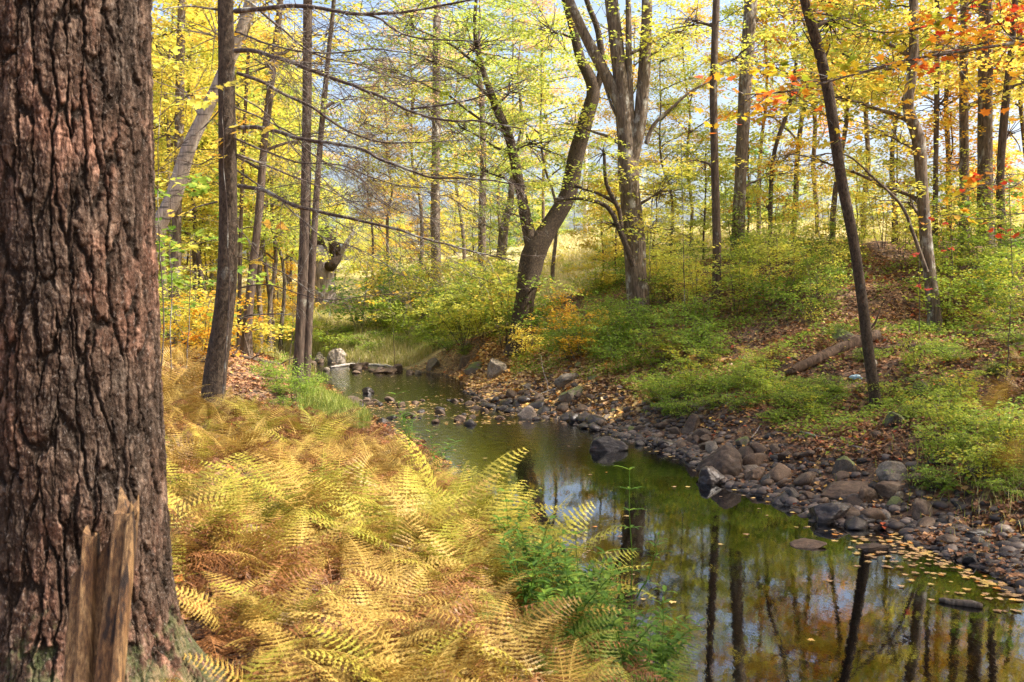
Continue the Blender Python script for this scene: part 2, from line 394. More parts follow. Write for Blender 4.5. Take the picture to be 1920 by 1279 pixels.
nx, ny = GX.shape
I, J = np.meshgrid(np.arange(nx - 1), np.arange(ny - 1), indexing='ij')
Qg = np.stack([I * ny + J, (I + 1) * ny + J, (I + 1) * ny + J + 1, I * ny + J + 1], -1).reshape(-1, 4)
mead = sstep(33, 40, GY + fbm(np.stack([GX * .2, GY * .2, GX * 0], -1), 3, 2) * 3 - np.where(GX < -6, 0, 0)) * sstep(-30, -12, GX + 0 * GY)

m, N, L = newmat('forest_floor')
vec = mapping(N, L, (1, 1, 1))
vo = N.new('ShaderNodeTexVoronoi'); vo.inputs['Scale'].default_value = 17; vo.inputs['Randomness'].default_value = 1
nd = noise(N, L, vec, 9, 3); vm = N.new('ShaderNodeVectorMath'); vm.operation = 'MULTIPLY_ADD'; vm.inputs[1].default_value = (.12, .12, .12)
L.new(nd.outputs['Color'], vm.inputs[0]); L.new(vec, vm.inputs[2]); L.new(vm.outputs[0], vo.inputs['Vector'])
sp = N.new('ShaderNodeSeparateColor'); L.new(vo.outputs['Color'], sp.inputs[0])
lr = ramp(N, [(0, (.055, .03, .02)), (.35, (.15, .075, .04)), (.65, (.26, .14, .075)), (.9, (.40, .25, .12)), (1, (.5, .33, .10))]); L.new(sp.outputs[0], lr.inputs[0])
nn = noise(N, L, vec, 1.3, 5, .6); sr = ramp(N, [(.42, (0, 0, 0)), (.6, (1, 1, 1))]); L.new(nn.outputs[0], sr.inputs[0])
n4 = noise(N, L, vec, 40, 4, .7); soil = ramp(N, [(.3, (.035, .022, .015)), (.7, (.11, .075, .05))]); L.new(n4.outputs[0], soil.inputs[0])
col = mix(N, L, math_(N, L, 'MULTIPLY', sr.outputs[0], .6), lr.outputs[0], soil.outputs[0])
am = N.new('ShaderNodeAttribute'); am.attribute_name = 'meadow'
n5 = noise(N, L, vec, 2.2, 6, .7); mc = ramp(N, [(.3, (.22, .24, .06)), (.55, (.50, .42, .18)), (.75, (.66, .56, .34))]); L.new(n5.outputs[0], mc.inputs[0])
col = mix(N, L, am.outputs['Fac'], col, mc.outputs[0])
ab = N.new('ShaderNodeAttribute'); ab.attribute_name = 'bed'
v2 = N.new('ShaderNodeTexVoronoi'); v2.inputs['Scale'].default_value = 11; L.new(vm.outputs[0], v2.inputs['Vector'])
s2 = N.new('ShaderNodeSeparateColor'); L.new(v2.outputs['Color'], s2.inputs[0])
bc = ramp(N, [(0, (.012, .009, .005)), (.5, (.035, .026, .012)), (1, (.085, .06, .03))]); L.new(s2.outputs[0], bc.inputs[0])
col = mix(N, L, ab.outputs['Fac'], col, bc.outputs[0])
p = N.new('ShaderNodeBsdfPrincipled'); p.inputs['Roughness'].default_value = .9; L.new(col, p.inputs['Base Color'])
bp = N.new('ShaderNodeBump'); bp.inputs['Strength'].default_value = .7; bp.inputs['Distance'].default_value = .04
L.new(math_(N, L, 'ADD', vo.outputs['Distance'], n4.outputs[0]), bp.inputs['Height']); L.new(bp.outputs[0], p.inputs['Normal'])
o = N.new('ShaderNodeOutputMaterial'); L.new(p.outputs[0], o.inputs[0]); M_GROUND = m
gm = mesh_np('ground', np.stack([GX, GY, GZ], -1).reshape(-1, 3), Qg, None, M_GROUND, smooth=True,
             pattr={'meadow': mead.ravel(), 'bed': sstep(.02, -.02, GZ - .02).ravel()})
tag(obj('ground', gm), kind='structure')

# water
m, N, L = newmat('stream_water')
vec = mapping(N, L, (1, .55, 1)); sepp = N.new('ShaderNodeSeparateXYZ'); tc = N.new('ShaderNodeTexCoord'); L.new(tc.outputs['Object'], sepp.inputs[0])
w1 = noise(N, L, vec, 7, 3, .55, .3); w2 = noise(N, L, vec, 26, 3, .6, .3)
rf = N.new('ShaderNodeMapRange'); rf.interpolation_type = 'SMOOTHSTEP'; L.new(sepp.outputs[1], rf.inputs[0])
rf.inputs[1].default_value = 12.5; rf.inputs[2].default_value = 19.5; rf.inputs[3].default_value = .024; rf.inputs[4].default_value = .6
hh = math_(N, L, 'MULTIPLY_ADD', w2.outputs[0], .35); L.new(w1.outputs[0], hh.node.inputs[2])
bp = N.new('ShaderNodeBump'); bp.inputs['Distance'].default_value = .018; L.new(rf.outputs[0], bp.inputs['Strength']); L.new(hh, bp.inputs['Height'])
gl = N.new('ShaderNodeBsdfGlossy'); gl.inputs['Roughness'].default_value = .015; gl.inputs['Color'].default_value = (.97, .98, 1, 1); L.new(bp.outputs[0], gl.inputs['Normal'])
tr = N.new('ShaderNodeBsdfTransparent'); tr.inputs['Color'].default_value = (.20, .17, .11, 1)
fr = N.new('ShaderNodeFresnel'); fr.inputs['IOR'].default_value = 2.4; L.new(bp.outputs[0], fr.inputs['Normal'])
ms = N.new('ShaderNodeMixShader'); L.new(fr.outputs[0], ms.inputs[0]); L.new(tr.outputs[0], ms.inputs[1]); L.new(gl.outputs[0], ms.inputs[2])
o = N.new('ShaderNodeOutputMaterial'); L.new(ms.outputs[0], o.inputs[0])
wx = np.array([[-34, -8, 0], [10, -8, 0], [10, 52, 0], [-34, 52, 0]], float)
tag(obj('stream_water', mesh_np('stream_water', wx, [[0, 1, 2, 3]], None, m)), kind='structure')

# ---------------------------------------------------------------- tree builders
def catmull(P, step=.25):
    P = np.asarray(P, float); Q = np.vstack([2 * P[0] - P[1], P, 2 * P[-1] - P[-2]]); out = []
    for i in range(1, len(Q) - 2):
        k = max(2, int(np.linalg.norm(Q[i + 1] - Q[i]) / step)); t = (np.arange(k) / k)[:, None]
        a, b, c, d = Q[i - 1], Q[i], Q[i + 1], Q[i + 2]
        out.append(.5 * ((2 * b) + (c - a) * t + (2 * a - 5 * b + 4 * c - d) * t ** 2 + (3 * b - a - 3 * c + d) * t ** 3))
    return np.vstack(out + [Q[-2][None]])
def trunk_geo(P, R, sides=14, seed=0, flare=.5, fl_h=.3):
    """P,R already dense; lumpy round trunk with a flared root collar"""
    P = np.asarray(P); R = np.asarray(R).copy(); h = np.concatenate([[0], np.cumsum(np.linalg.norm(np.diff(P, axis=0), axis=1))])
    th = np.arange(sides) * 2 * math.pi / sides; n = len(P)
    d = np.gradient(P, axis=0); d /= np.linalg.norm(d, axis=1)[:, None]
    a = np.cross(d, np.array([0, -1, .05])); a /= np.linalg.norm(a, axis=1)[:, None]; b = np.cross(d, a)
    HH, TH = np.meshgrid(h, th, indexing='ij')
    q = np.stack([np.cos(TH) * 1.2, np.sin(TH) * 1.2, HH * 1.1 + seed * 13.1], -1)
    lump = 1 + .09 * fbm(q, 3, seed) + flare * np.exp(-HH / fl_h) * (1 + .55 * np.cos(TH * 4 + seed))
    V = P[:, None] + (R[:, None] * lump)[..., None] * (np.cos(th)[None, :, None] * a[:, None] + np.sin(th)[None, :, None] * b[:, None])
    i, j = np.meshgrid(np.arange(n - 1), np.arange(sides), indexing='ij'); j2 = (j + 1) % sides
    Q = np.stack([i * sides + j, i * sides + j2, (i + 1) * sides + j2, (i + 1) * sides + j], -1).reshape(-1, 4)
    return V.reshape(-1, 3), Q
def pixpath(pts, Y, top=None, lean=0, seed=0, dY=0.0):
    """(px,py,width px) rows -> dense path and radii in metres, grown on to height `top` above the frame"""
    P = []; R = []
    n = len(pts)
    for k, (px, py, w) in enumerate(pts):
        yy = Y + dY * k / max(1, n - 1); P.append(at(px, py, yy)); R.append(w * .45 / F * yy)
    P = np.array(P); R = np.array(R)
    P0 = P[0].copy(); g = tz(P0[0], P0[1])
    P[0, 2] = min(g - .12, P0[2]) if P0[2] - g < 1.2 else P0[2]
    if top and P[-1, 2] < top:
        d = P[-1] - P[-2]; d /= np.linalg.norm(d); d = d * .6 + np.array([0, 0, .4]); d /= np.linalg.norm(d)
        rr = np.random.default_rng(seed + 5); z0 = P[-1, 2]; m_ = 4
        for k in range(1, m_ + 1):
            P = np.vstack([P, P[-1] + d * (top - z0) / m_ / max(.5, d[2]) + rr.normal(0, .12, 3) * [1, 1, 0]])
            R = np.append(R, R[n - 1] * (1 - .85 * k / m_))
    D = catmull(P, .22)
    hP = np.concatenate([[0], np.cumsum(np.linalg.norm(np.diff(P, axis=0), axis=1))]); hD = np.concatenate([[0], np.cumsum(np.linalg.norm(np.diff(D, axis=0), axis=1))])
    return D, np.interp(hD / hD[-1], hP / hP[-1], R)
def limb(geo, A, B, r0, r1, rng, sag=.0, wob=.12, sides=6, n=9):
    L_ = np.linalg.norm(B - A); t = np.linspace(0, 1, n)[:, None]
    w = np.cumsum(rng.normal(0, wob * L_ / n, (n, 3)), axis=0); w -= t * w[-1]
    P = A + (B - A) * t + w + np.array([0, 0, 1]) * (np.sin(t * math.pi) * sag * L_)
    geo.tube(P, np.linspace(r0, r1, n), sides); return P
def foliage(centres, rads, per, size, rng, tmpl=None, tilt=.38, thick=.12, tonebase=.5, tonevar=.22, droop=.2):
    """leaves laid in flattish sprays around the twig ends"""
    n = len(centres); N_ = n * per
    c = np.repeat(centres, per, 0); r = np.repeat(rads, per)
    a = rng.uniform(0, 2 * math.pi, N_); q = np.sqrt(rng.uniform(0, 1, N_)) * r
    ell = np.repeat(rng.uniform(.45, 1, n), per); ang = np.repeat(rng.uniform(0, math.pi, n), per)
    x = q * np.cos(a); y = q * np.sin(a) * ell
    pos = c + np.stack([x * np.cos(ang) - y * np.sin(ang), x * np.sin(ang) + y * np.cos(ang), rng.normal(0, thick, N_) * r - droop * q * q / (r + 1e-6)], 1)
    X, Yd, Z = frames(N_, tilt, rng)
    tone = np.clip(np.repeat(rng.normal(tonebase, tonevar, n), per) * .6 + rng.normal(tonebase, tonevar, N_) * .4, 0, 1)
    sc = size * rng.uniform(.65, 1.25, N_)
    if tmpl == 'maple': return stamp(MAPLE_V, None, MAPLE_T, pos, X, Yd, Z, sc, tone)
    return stamp(LEAF_V, LEAF_Q, None, pos, X, Yd, Z, sc, tone)
def build_crown(blobs, attach, rng, leaf, per=26, spray_r=.45, size=.075, tone=.5, tmpl=None, limb_r=.05, wood=None, tvar=.22, split=None):
    """blobs: (centre, (rx,ry,rz), nsprays). Limbs run from the trunk path `attach` to each blob; twigs to every spray"""
    wood = wood or Geo(); leaves = Geo()
    for c, rr, n in blobs:
        if split is not None: wood = Geo(); split.append(wood)
        c = np.asarray(c, float); rr = np.asarray(rr, float)
        dz = attach[:, 2] - (c[2] - .45 * np.linalg.norm((attach - c)[:, :2], axis=1)); k = int(np.argmin(np.abs(dz) + .02 * np.linalg.norm(attach - c, axis=1)))
        A = attach[k]; LP = limb(wood, A, c, limb_r, limb_r * .3, rng, sag=.04)
        u = rng.normal(0, 1, (n, 3)); u /= np.linalg.norm(u, axis=1)[:, None]; u *= rng.uniform(.15, 1, n)[:, None] ** .45
        S = c + u * rr
        for s in S:
            j = int(np.argmin(np.linalg.norm(LP - s, axis=1) + np.arange(len(LP))[::-1] * .05)); B = LP[max(1, j - 1)]
            limb(wood, B, s, limb_r * .3, .004, rng, sag=.03, wob=.2, sides=3, n=5)
        V, Q, T, tn = foliage(S, rng.uniform(.6, 1.3, n) * spray_r, per, size, rng, tmpl, tonebase=tone, tonevar=tvar)
        leaves.V.append(V)
        if Q is not None: leaves.Q.append(Q + leaves.n); leaves.qa.append(tn)
        if T is not None: leaves.T.append(T + leaves.n); leaves.ta.append(tn)
        leaves.n += len(V)
    return wood, leaves

def tree(name, label, cat, stems, Y, bark, leafmat=None, blobs=(), top=15, group=None, seed=0, size=.085, per=34, spray_r=.5, tone=.5, flare=.45, sides=14, limb_r=.05, tmpl=None, dYs=None, tvar=.22, extra=()):
    rng = np.random.default_rng(100 + seed)
    paths = [pixpath(s, Y, top if k < 9 else None, seed=seed * 7 + k, dY=(dYs[k] if dYs else 0)) for k, s in enumerate(stems)]
    base = paths[0][0][0].copy(); root = empty(name, base); tag(root, label, cat, group)
    for k, (P, R) in enumerate(paths):
        V, Q = trunk_geo(P, R, sides if k == 0 else max(8, sides - 4), seed + k, flare if k == 0 else 0.0)
        obj('trunk' if k == 0 else 'stem', mesh_np('trunk', V - base, Q, None, bark, smooth=True), root)
    allp = np.vstack([p[0] for p in paths])
    if blobs:
        B = []
        for b in blobs:
            px, py, yy, r, rz, n = b; B.append((at(px, py, yy), (r * 1.15, r * 1.15, rz * 1.3), int(n * 1.4)))
        w, lv = build_crown(B, allp, rng, leafmat, per, spray_r, size * 1.25, tone, tmpl, limb_r, tvar=tvar, split=(sp_ := []))
        for g_ in sp_: obj('limb', g_.mesh('limb', bark, True), root, loc=-base)
        o_ = obj('crown', lv.mesh('crown', leafmat), root, loc=-base)
    for pts, r0, r1, yy in extra:      # side branches drawn on their own
        g = Geo(); P = catmull(np.array([at(px, py, Y if yy is None else yy) for px, py in pts]), .12); g.tube(P, np.linspace(r0, r1, len(P)), 7)
        for k in range(3, len(P) - 1, 3):
            e = P[k] + rng.normal(0, .3, 3) + np.array([0, 0, .1]); limb(g, P[k], e, r1 * .6, .003, rng, wob=.2, sides=3, n=5)
        obj('branch', g.mesh('branch', bark, True), root, loc=-base)
    return root, allp
#PART2
# ---------------------------------------------------------------- the great pine trunk close to the camera
def pine_trunk():
    cx, cy_ = -1.665, 3.72; R0 = .345
    g0 = tz(cx, cy_); z0 = g0 - .15
    zs = np.concatenate([np.linspace(z0, 3.9, 1050), np.linspace(3.95, 14, 120)])
    front = math.atan2(-cy_, -cx)                       # angle that faces the camera
    th = np.concatenate([np.linspace(front - 1.9, front + 1.9, 620), np.linspace(front + 1.93, front + 2 * math.pi - 1.93, 70)])
    Z, TH = np.meshgrid(zs, th, indexing='ij')
    h = Z - g0
    s = TH * R0                                          # arc length
    wx = s + .012 * fbm(np.stack([s * 9, Z * 5, Z * 0], -1), 3, 1) + .0045 * fbm(np.stack([s * 60, Z * 45, Z * 0], -1), 2, 61); wz = Z + .05 * fbm(np.stack([s * 14, Z * 5, Z * 0 + 9], -1), 3, 2) + .012 * fbm(np.stack([s * 70, Z * 40, Z * 0 + 3], -1), 2, 62)
    def plates(cw, ch, seed):
        u, v = wx / cw, wz / ch; v = v + .5 * (np.floor(u).astype(int) % 2)
        iu, iv = np.floor(u).astype(np.int64), np.floor(v).astype(np.int64); F1 = np.full(u.shape, 9.); F2 = F1.copy(); ID = F1 * 0
        for a in (-1, 0, 1):
            for b in (-1, 0, 1):
                ju, jv = iu + a, iv + b; zr = ju * 0
                du = ju + .15 + .7 * _hash(ju, jv, zr, seed) - u; dv = jv + .1 + .8 * _hash(ju, jv, zr, seed + 1) - v
                d = np.sqrt(du * du + dv * dv * .8); idn = _hash(ju, jv, zr, seed + 2)
                nw = d < F1; F2 = np.where(nw, F1, np.minimum(F2, d)); ID = np.where(nw, idn, ID); F1 = np.where(nw, d, F1)
        return F2 - F1, ID
    e1, id1 = plates(.062, .32, 31)
    e2, id2 = plates(.030, .105, 47)
    p1 = sstep(.03, .17, e1); p2 = sstep(.01, .16, e2)
    fine = fbm(np.stack([s * 60, Z * 16, Z * 0], -1), 4, 6); flake = fbm(np.stack([s * 25, Z * 40, Z * 0], -1), 3, 12)
    but = np.exp(-np.maximum(h, 0) / .16)
    gran = fbm(np.stack([s * 150, Z * 80, Z * 0], -1), 2, 52)
    hgt = .0125 * p1 + .0045 * p2 * p1 + .0034 * fine + .0030 * flake + .0018 * gran + .006 * (id1 - .5) * p1 + .006 * fbm(np.stack([s * 3, Z * 1.2, Z * 0], -1), 2, 22)
    R = R0 - .028 * sstep(0, 3, h) + +.17 * but * (1 + .35 * np.cos(3 * (TH - front) + .8)) + .012 * sstep(1.2, .4, h) * np.cos(2 * (TH - front - .9))
    R = R * np.where(Z > 4, np.interp(Z, [4, 14], [1, .55]), 1) + hgt - .02
    # the swelling above the broken stake
    R = R + .028 * np.exp(-((Z - 1.72) / .10) ** 2 - ((TH - front - .18) / .35) ** 2) - .02 * np.exp(-((Z - 1.58) / .06) ** 2 - ((TH - front - .22) / .35) ** 2)
    V = np.stack([cx + R * np.cos(TH), cy_ + R * np.sin(TH), Z], -1)
    n, m_ = Z.shape; i, j = np.meshgrid(np.arange(n - 1), np.arange(m_), indexing='ij'); j2 = (j + 1) % m_
    Q = np.stack([i * m_ + j, i * m_ + j2, (i + 1) * m_ + j2, (i + 1) * m_ + j], -1).reshape(-1, 4)
    mt, N, L = newmat('pine_plate_bark')
    a = N.new('ShaderNodeAttribute'); a.attribute_name = 'plate'; b = N.new('ShaderNodeAttribute'); b.attribute_name = 'cell'
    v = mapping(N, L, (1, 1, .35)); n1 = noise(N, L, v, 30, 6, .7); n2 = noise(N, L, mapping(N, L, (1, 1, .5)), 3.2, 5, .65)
    n3 = noise(N, L, mapping(N, L, (1, 1, .6)), 110, 4, .7)
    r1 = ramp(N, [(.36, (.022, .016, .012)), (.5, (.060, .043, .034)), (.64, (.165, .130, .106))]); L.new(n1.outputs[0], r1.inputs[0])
    r2 = ramp(N, [(.42, (.78, .75, .72)), (.53, (1.1, .95, .86)), (.64, (2.2, 1.6, 1.4))]); L.new(n2.outputs[0], r2.inputs[0])  # reddish-brown bark patches; lighter pink sunlit patches are painted into the colour
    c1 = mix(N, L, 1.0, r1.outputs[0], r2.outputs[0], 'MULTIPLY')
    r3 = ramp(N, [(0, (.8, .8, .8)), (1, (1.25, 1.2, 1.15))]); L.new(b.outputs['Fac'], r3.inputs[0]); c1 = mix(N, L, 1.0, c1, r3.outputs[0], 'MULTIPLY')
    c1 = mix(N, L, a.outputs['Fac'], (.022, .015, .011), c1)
    sz = N.new('ShaderNodeSeparateXYZ'); tcm = N.new('ShaderNodeTexCoord'); L.new(tcm.outputs['Object'], sz.inputs[0]); mr = N.new('ShaderNodeMapRange'); L.new(sz.outputs[2], mr.inputs[0]); mr.inputs[1].default_value = .75; mr.inputs[2].default_value = .05; mr.inputs[3].default_value = -.25; mr.inputs[4].default_value = .22
    nmo = noise(N, L, mapping(N, L, (1, 1, .7)), 9, 5, .7); mo = ramp(N, [(.58, (0, 0, 0)), (.68, (1, 1, 1))]); L.new(math_(N, L, 'ADD', nmo.outputs[0], mr.outputs[0]), mo.inputs[0]); c1 = mix(N, L, math_(N, L, 'MULTIPLY', mo.outputs[0], .55), c1, (.10, .12, .05))
    sp = ramp(N, [(.58, (0, 0, 0)), (.70, (1, 1, 1))]); L.new(n3.outputs[0], sp.inputs[0]); c1 = mix(N, L, math_(N, L, 'MULTIPLY', sp.outputs[0], .4), c1, (.42, .36, .32))
    p = N.new('ShaderNodeBsdfPrincipled'); p.inputs['Roughness'].default_value = .95; p.inputs['Specular IOR Level'].default_value = .1; L.new(c1, p.inputs['Base Color'])
    bp = N.new('ShaderNodeBump'); bp.inputs['Strength'].default_value = .5; bp.inputs['Distance'].default_value = .006
    bp.inputs['Strength'].default_value = 1.0; bp.inputs['Distance'].default_value = .009; L.new(math_(N, L, 'ADD', n1.outputs[0], n3.outputs[0]), bp.inputs['Height']); L.new(bp.outputs[0], p.inputs['Normal'])
    o = N.new('ShaderNodeOutputMaterial'); L.new(p.outputs[0], o.inputs[0])
    root = empty('pine_tree', (cx, cy_, g0))
    tag(root, 'massive near pine trunk with deeply furrowed red-brown bark, filling the left edge', 'pine tree')
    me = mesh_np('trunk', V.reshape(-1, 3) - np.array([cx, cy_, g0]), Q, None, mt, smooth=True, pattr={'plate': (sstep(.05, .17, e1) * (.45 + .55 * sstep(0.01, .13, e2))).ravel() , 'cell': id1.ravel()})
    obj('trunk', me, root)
    rng = np.random.default_rng(3); att = np.stack([np.full(30, cx), np.full(30, cy_), np.linspace(7, 14, 30)], 1)
    B = [((cx + dx, cy_ + dy, zz), (1.8, 1.8, .5), 16) for dx, dy, zz in ((2.5, 1, 9), (-2, 1.5, 9.5), (.5, -2.4, 10), (1, 2.6, 10.5), (-1.5, -1.5, 11.5), (1.6, -.5, 12.5), (0, .6, 14))]
    w, lv = build_crown(B, att, rng, PIN, 60, .6, .13, limb_r=.05)
    obj('limbs', w.mesh('limbs', B_BRN, True), root, loc=(-cx, -cy_, -g0)); obj('crown', lv.mesh('crown', PIN), root, loc=(-cx, -cy_, -g0))
pine_trunk()

# broken stake of pale split wood standing against the pine
def splinter_stake():
    mt, N, L = newmat('split_weathered_wood')
    v = mapping(N, L, (1, 1, .13)); n1 = noise(N, L, v, 70, 8, .75); n2 = noise(N, L, mapping(N, L, (1, 1, .4)), 9, 4, .6)
    nb = noise(N, L, mapping(N, L, (1, 1, .04)), 26, 2, .5); rb = ramp(N, [(.36, (.12, .09, .07)), (.42, (1, 1, 1))]); nf = noise(N, L, mapping(N, L, (1, 1, .10)), 210, 4, .7); rf_ = ramp(N, [(.36, (.45, .4, .35)), (.62, (1.25, 1.2, 1.15))]); L.new(nf.outputs[0], rf_.inputs[0]); L.new(nb.outputs[0], rb.inputs[0])
    r1 = ramp(N, [(.34, (.035, .016, .007)), (.5, (.24, .15, .065)), (.66, (.46, .34, .18))]); L.new(n1.outputs[0], r1.inputs[0])
    r2 = ramp(N, [(.42, (.55, .42, .32)), (.6, (1.1, 1.05, 1))]); L.new(n2.outputs[0], r2.inputs[0]); c = mix(N, L, 1.0, r1.outputs[0], r2.outputs[0], 'MULTIPLY'); c = mix(N, L, 1.0, c, rb.outputs[0], 'MULTIPLY'); c = mix(N, L, 1.0, c, rf_.outputs[0], 'MULTIPLY')
    p = N.new('ShaderNodeBsdfPrincipled'); p.inputs['Roughness'].default_value = .7; L.new(c, p.inputs['Base Color'])
    bp = N.new('ShaderNodeBump'); bp.inputs['Strength'].default_value = .7; bp.inputs['Distance'].default_value = .014; L.new(n1.outputs[0], bp.inputs['Height']); L.new(bp.outputs[0], p.inputs['Normal'])
    o = N.new('ShaderNodeOutputMaterial'); L.new(p.outputs[0], o.inputs[0])
    g = Geo(); Y = 3.08; rng = np.random.default_rng(8)
    # each lath: foot px, top px, top py, width px, depth m
    for fx, tx, ty, wpx, dep, yo in ((190, 236, 940, 42, .07, .0), (150, 172, 985, 30, .06, .015), (172, 202, 1020, 36, .05, .03), (128, 150, 1080, 32, .05, .01), (204, 250, 955, 20, .05, -.03)):
        A = at(fx, 1440, Y + yo); B = at(tx, ty, Y + yo + .16); n = 26; w = wpx / F * Y / 2
        t = np.linspace(0, 1, n)[:, None]; P = A + (B - A) * t
        k = 10; th = np.arange(k) * 2 * math.pi / k; V = []
        for i in range(n):
            ww = w * (1.15 - .25 * i / n) ; dd = dep / 2
            ring = []
            for a in range(k):
                sx = math.copysign(abs(math.cos(th[a])) ** .45, math.cos(th[a])) * ww; sy = math.copysign(abs(math.sin(th[a])) ** .45, math.sin(th[a])) * dd
                jit = 1 + .10 * float(vnoise(np.array([[a * 1.7, i * .18, fx * .1]]), 4)[0])
                z = P[i, 2] + (rng.uniform(-.07, .03) + .03 * math.cos(th[a] * 2 + fx) if i == n - 1 else 0)
                ring.append((P[i, 0] + sx * jit, P[i, 1] + sy * jit, z))
            V += ring
        V = np.array(V); i_, j_ = np.meshgrid(np.arange(n - 1), np.arange(k), indexing='ij'); j2 = (j_ + 1) % k
        Q = np.stack([i_ * k + j_, i_ * k + j2, (i_ + 1) * k + j2, (i_ + 1) * k + j_], -1).reshape(-1, 4)
        V = np.vstack([V, V[-k:].mean(0) - [0, 0, .02]]); T = [[len(V) - 1, (n - 1) * k + a, (n - 1) * k + (a + 1) % k] for a in range(k)]
        g.add(V, Q, T)
    o = obj('splintered_stump', g.mesh('splintered_stump', mt, False))
    tag(o, 'splintered upright stub of tan split wood leaning on the big pine', 'broken stump')
splinter_stake()

# ---------------------------------------------------------------- dark hemlock with bare sweeping branches
hem = [(402, 815, 62), (398, 770, 48), (405, 690, 46), (415, 620, 42), (424, 540, 40), (427, 450, 38), (427, 300, 36), (425, 150, 34), (423, 0, 32)]
HP, HR = pixpath(hem, 11.7, 15, seed=2)
hroot = empty('hemlock_tree', HP[0]); tag(hroot, 'dark-barked tree with bare sweeping twiggy branches, base curved among ferns', 'tree')
V, Q = trunk_geo(HP, HR, 26, 3, .30, .25); obj('trunk', mesh_np('trunk', V - HP[0], Q, None, B_DARK, smooth=True), hroot)
def twiggy(geo, P, r0, rng, depth, dens_=1.0):
    L_ = np.linalg.norm(P[-1] - P[0]); n = len(P)
    d = P[-1] - P[0]; d /= np.linalg.norm(d) + 1e-9
    k = max(2, int(L_ / (.15 if depth == 2 else .13) * dens_)); side = 1
    for q in range(k):
        f = .12 + .86 * (q + rng.uniform(-.3, .3)) / k; i = int(np.clip(f * n, 1, n - 2)); side = -side
        t = P[i + 1] - P[i - 1]; t /= np.linalg.norm(t) + 1e-9
        hz = np.cross(t, [0, 0, 1.]); hz /= np.linalg.norm(hz) + 1e-9
        a = rng.uniform(.5, 1.0)
        dr = t * math.cos(a) + hz * side * math.sin(a) * .8 + np.array([0, 0, rng.normal(.0, .35)]); dr /= np.linalg.norm(dr)
        ln = L_ * rng.uniform(.18, .40) * (1 - .55 * f) if depth == 2 else L_ * rng.uniform(.25, .5)
        m_ = 9; s = np.linspace(0, 1, m_)[:, None]
        w = np.cumsum(rng.normal(0, .045 * ln, (m_, 3)), axis=0); w -= w[0]
        PP = P[i] + dr * s * ln + w * s + np.array([0, 0, -1]) * (s ** 2) * ln * .12
        rr = max(.0022, r0 * (.42 if depth == 2 else .45) * (1 - .4 * f))
        geo.tube(PP, np.linspace(rr, .0015, m_), 3)
        if depth > 0: twiggy(geo, PP, rr, rng, depth - 1, .8)
HB = [  # pixel path, radius at the trunk, depth at the trunk and at the tip
    ([(440, 22), (500, 15), (560, 12), (640, 22), (680, 27), (760, 22), (850, 5), (940, -12)], .030, 11.6, 9.2),
    ([(640, 22), (700, 32), (740, 55), (790, 72), (880, 78), (960, 75)], .014, 10.6, 9.0),
    ([(440, 95), (480, 97), (540, 115), (600, 140), (680, 168), (750, 198), (820, 225), (900, 228), (980, 242)], .028, 11.6, 8.6),
    ([(772, 203), (850, 195), (920, 175), (985, 150)], .012, 9.7, 8.9),
    ([(443, 138), (490, 155), (540, 180), (590, 205), (640, 240), (700, 265), (770, 268), (870, 262)], .022, 11.7, 11.0),
    ([(443, 237), (500, 243), (580, 263), (660, 275), (720, 300), (800, 330), (900, 335), (985, 350)], .026, 11.6, 9.0),
    ([(445, 290), (500, 312), (560, 335), (640, 370), (720, 402)], .016, 11.7, 12.6),
    ([(446, 350), (490, 358), (540, 380), (590, 395), (680, 415), (750, 432), (820, 455), (900, 475), (965, 488)], .026, 11.6, 9.4),
    ([(408, 378), (370, 388), (345, 402)], .014, 11.7, 11.3),
    ([(408, 18), (350, 12), (290, 18)], .014, 11.7, 11.2),
    ([(440, 175), (500, 215), (560, 285), (620, 350), (700, 410), (800, 475), (900, 530)], .010, 11.7, 13.5),
    ([(446, 605), (465, 592), (520, 590), (560, 592)], .012, 11.6, 11.2),
    ([(408, 210), (380, 240), (350, 262), (310, 300)], .009, 11.7, 11.3),
    ([(425, -30), (500, 30), (580, 95), (680, 125), (760, 150), (880, 145)], .016, 11.7, 10.2),
    ([(440, 60), (520, 88), (610, 100), (700, 92), (800, 105), (900, 130)], .013, 11.5, 9.4),
    ([(442, 260), (540, 300), (640, 310), (730, 345), (800, 352), (880, 372)], .013, 11.6, 9.8),
    ([(444, 320), (520, 372), (600, 440), (680, 470), (760, 520)], .011, 11.6, 10.4),
    ([(442, 200), (530, 240), (600, 300), (670, 330), (740, 392), (830, 415)], .011, 11.6, 10.0),
    ([(445, 480), (520, 505), (600, 560), (660, 575)], .008, 11.7, 11.0),
    ([(445, 540), (500, 535), (600, 560), (700, 555), (790, 548)], .008, 11.6, 10.6),
    ([(408, 290), (370, 310), (330, 300), (295, 320)], .008, 11.7, 11.2),
    ([(445, 420), (480, 470), (500, 500), (530, 520)], .007, 11.7, 11.4),
]
for k, (pts, r0, y0, y1) in enumerate(HB):
    rng = np.random.default_rng(400 + k); n = len(pts)
    P = catmull(np.array([at(px, py, y0 + (y1 - y0) * i / (n - 1)) for i, (px, py) in enumerate(pts)]), .05)
    P = P + fbm(P * 3.0, 2, k)[:, None] * .012
    g = Geo(); g.tube(P, np.linspace(r0, max(.003, r0 * .22), len(P)), 8)
    twiggy(g, P, r0 * .55, rng, 2)
    obj('branch', g.mesh('branch', B_TWIG, True), hroot, loc=-HP[0])
rng = np.random.default_rng(77)
att = HP[HP[:, 2] > 7]
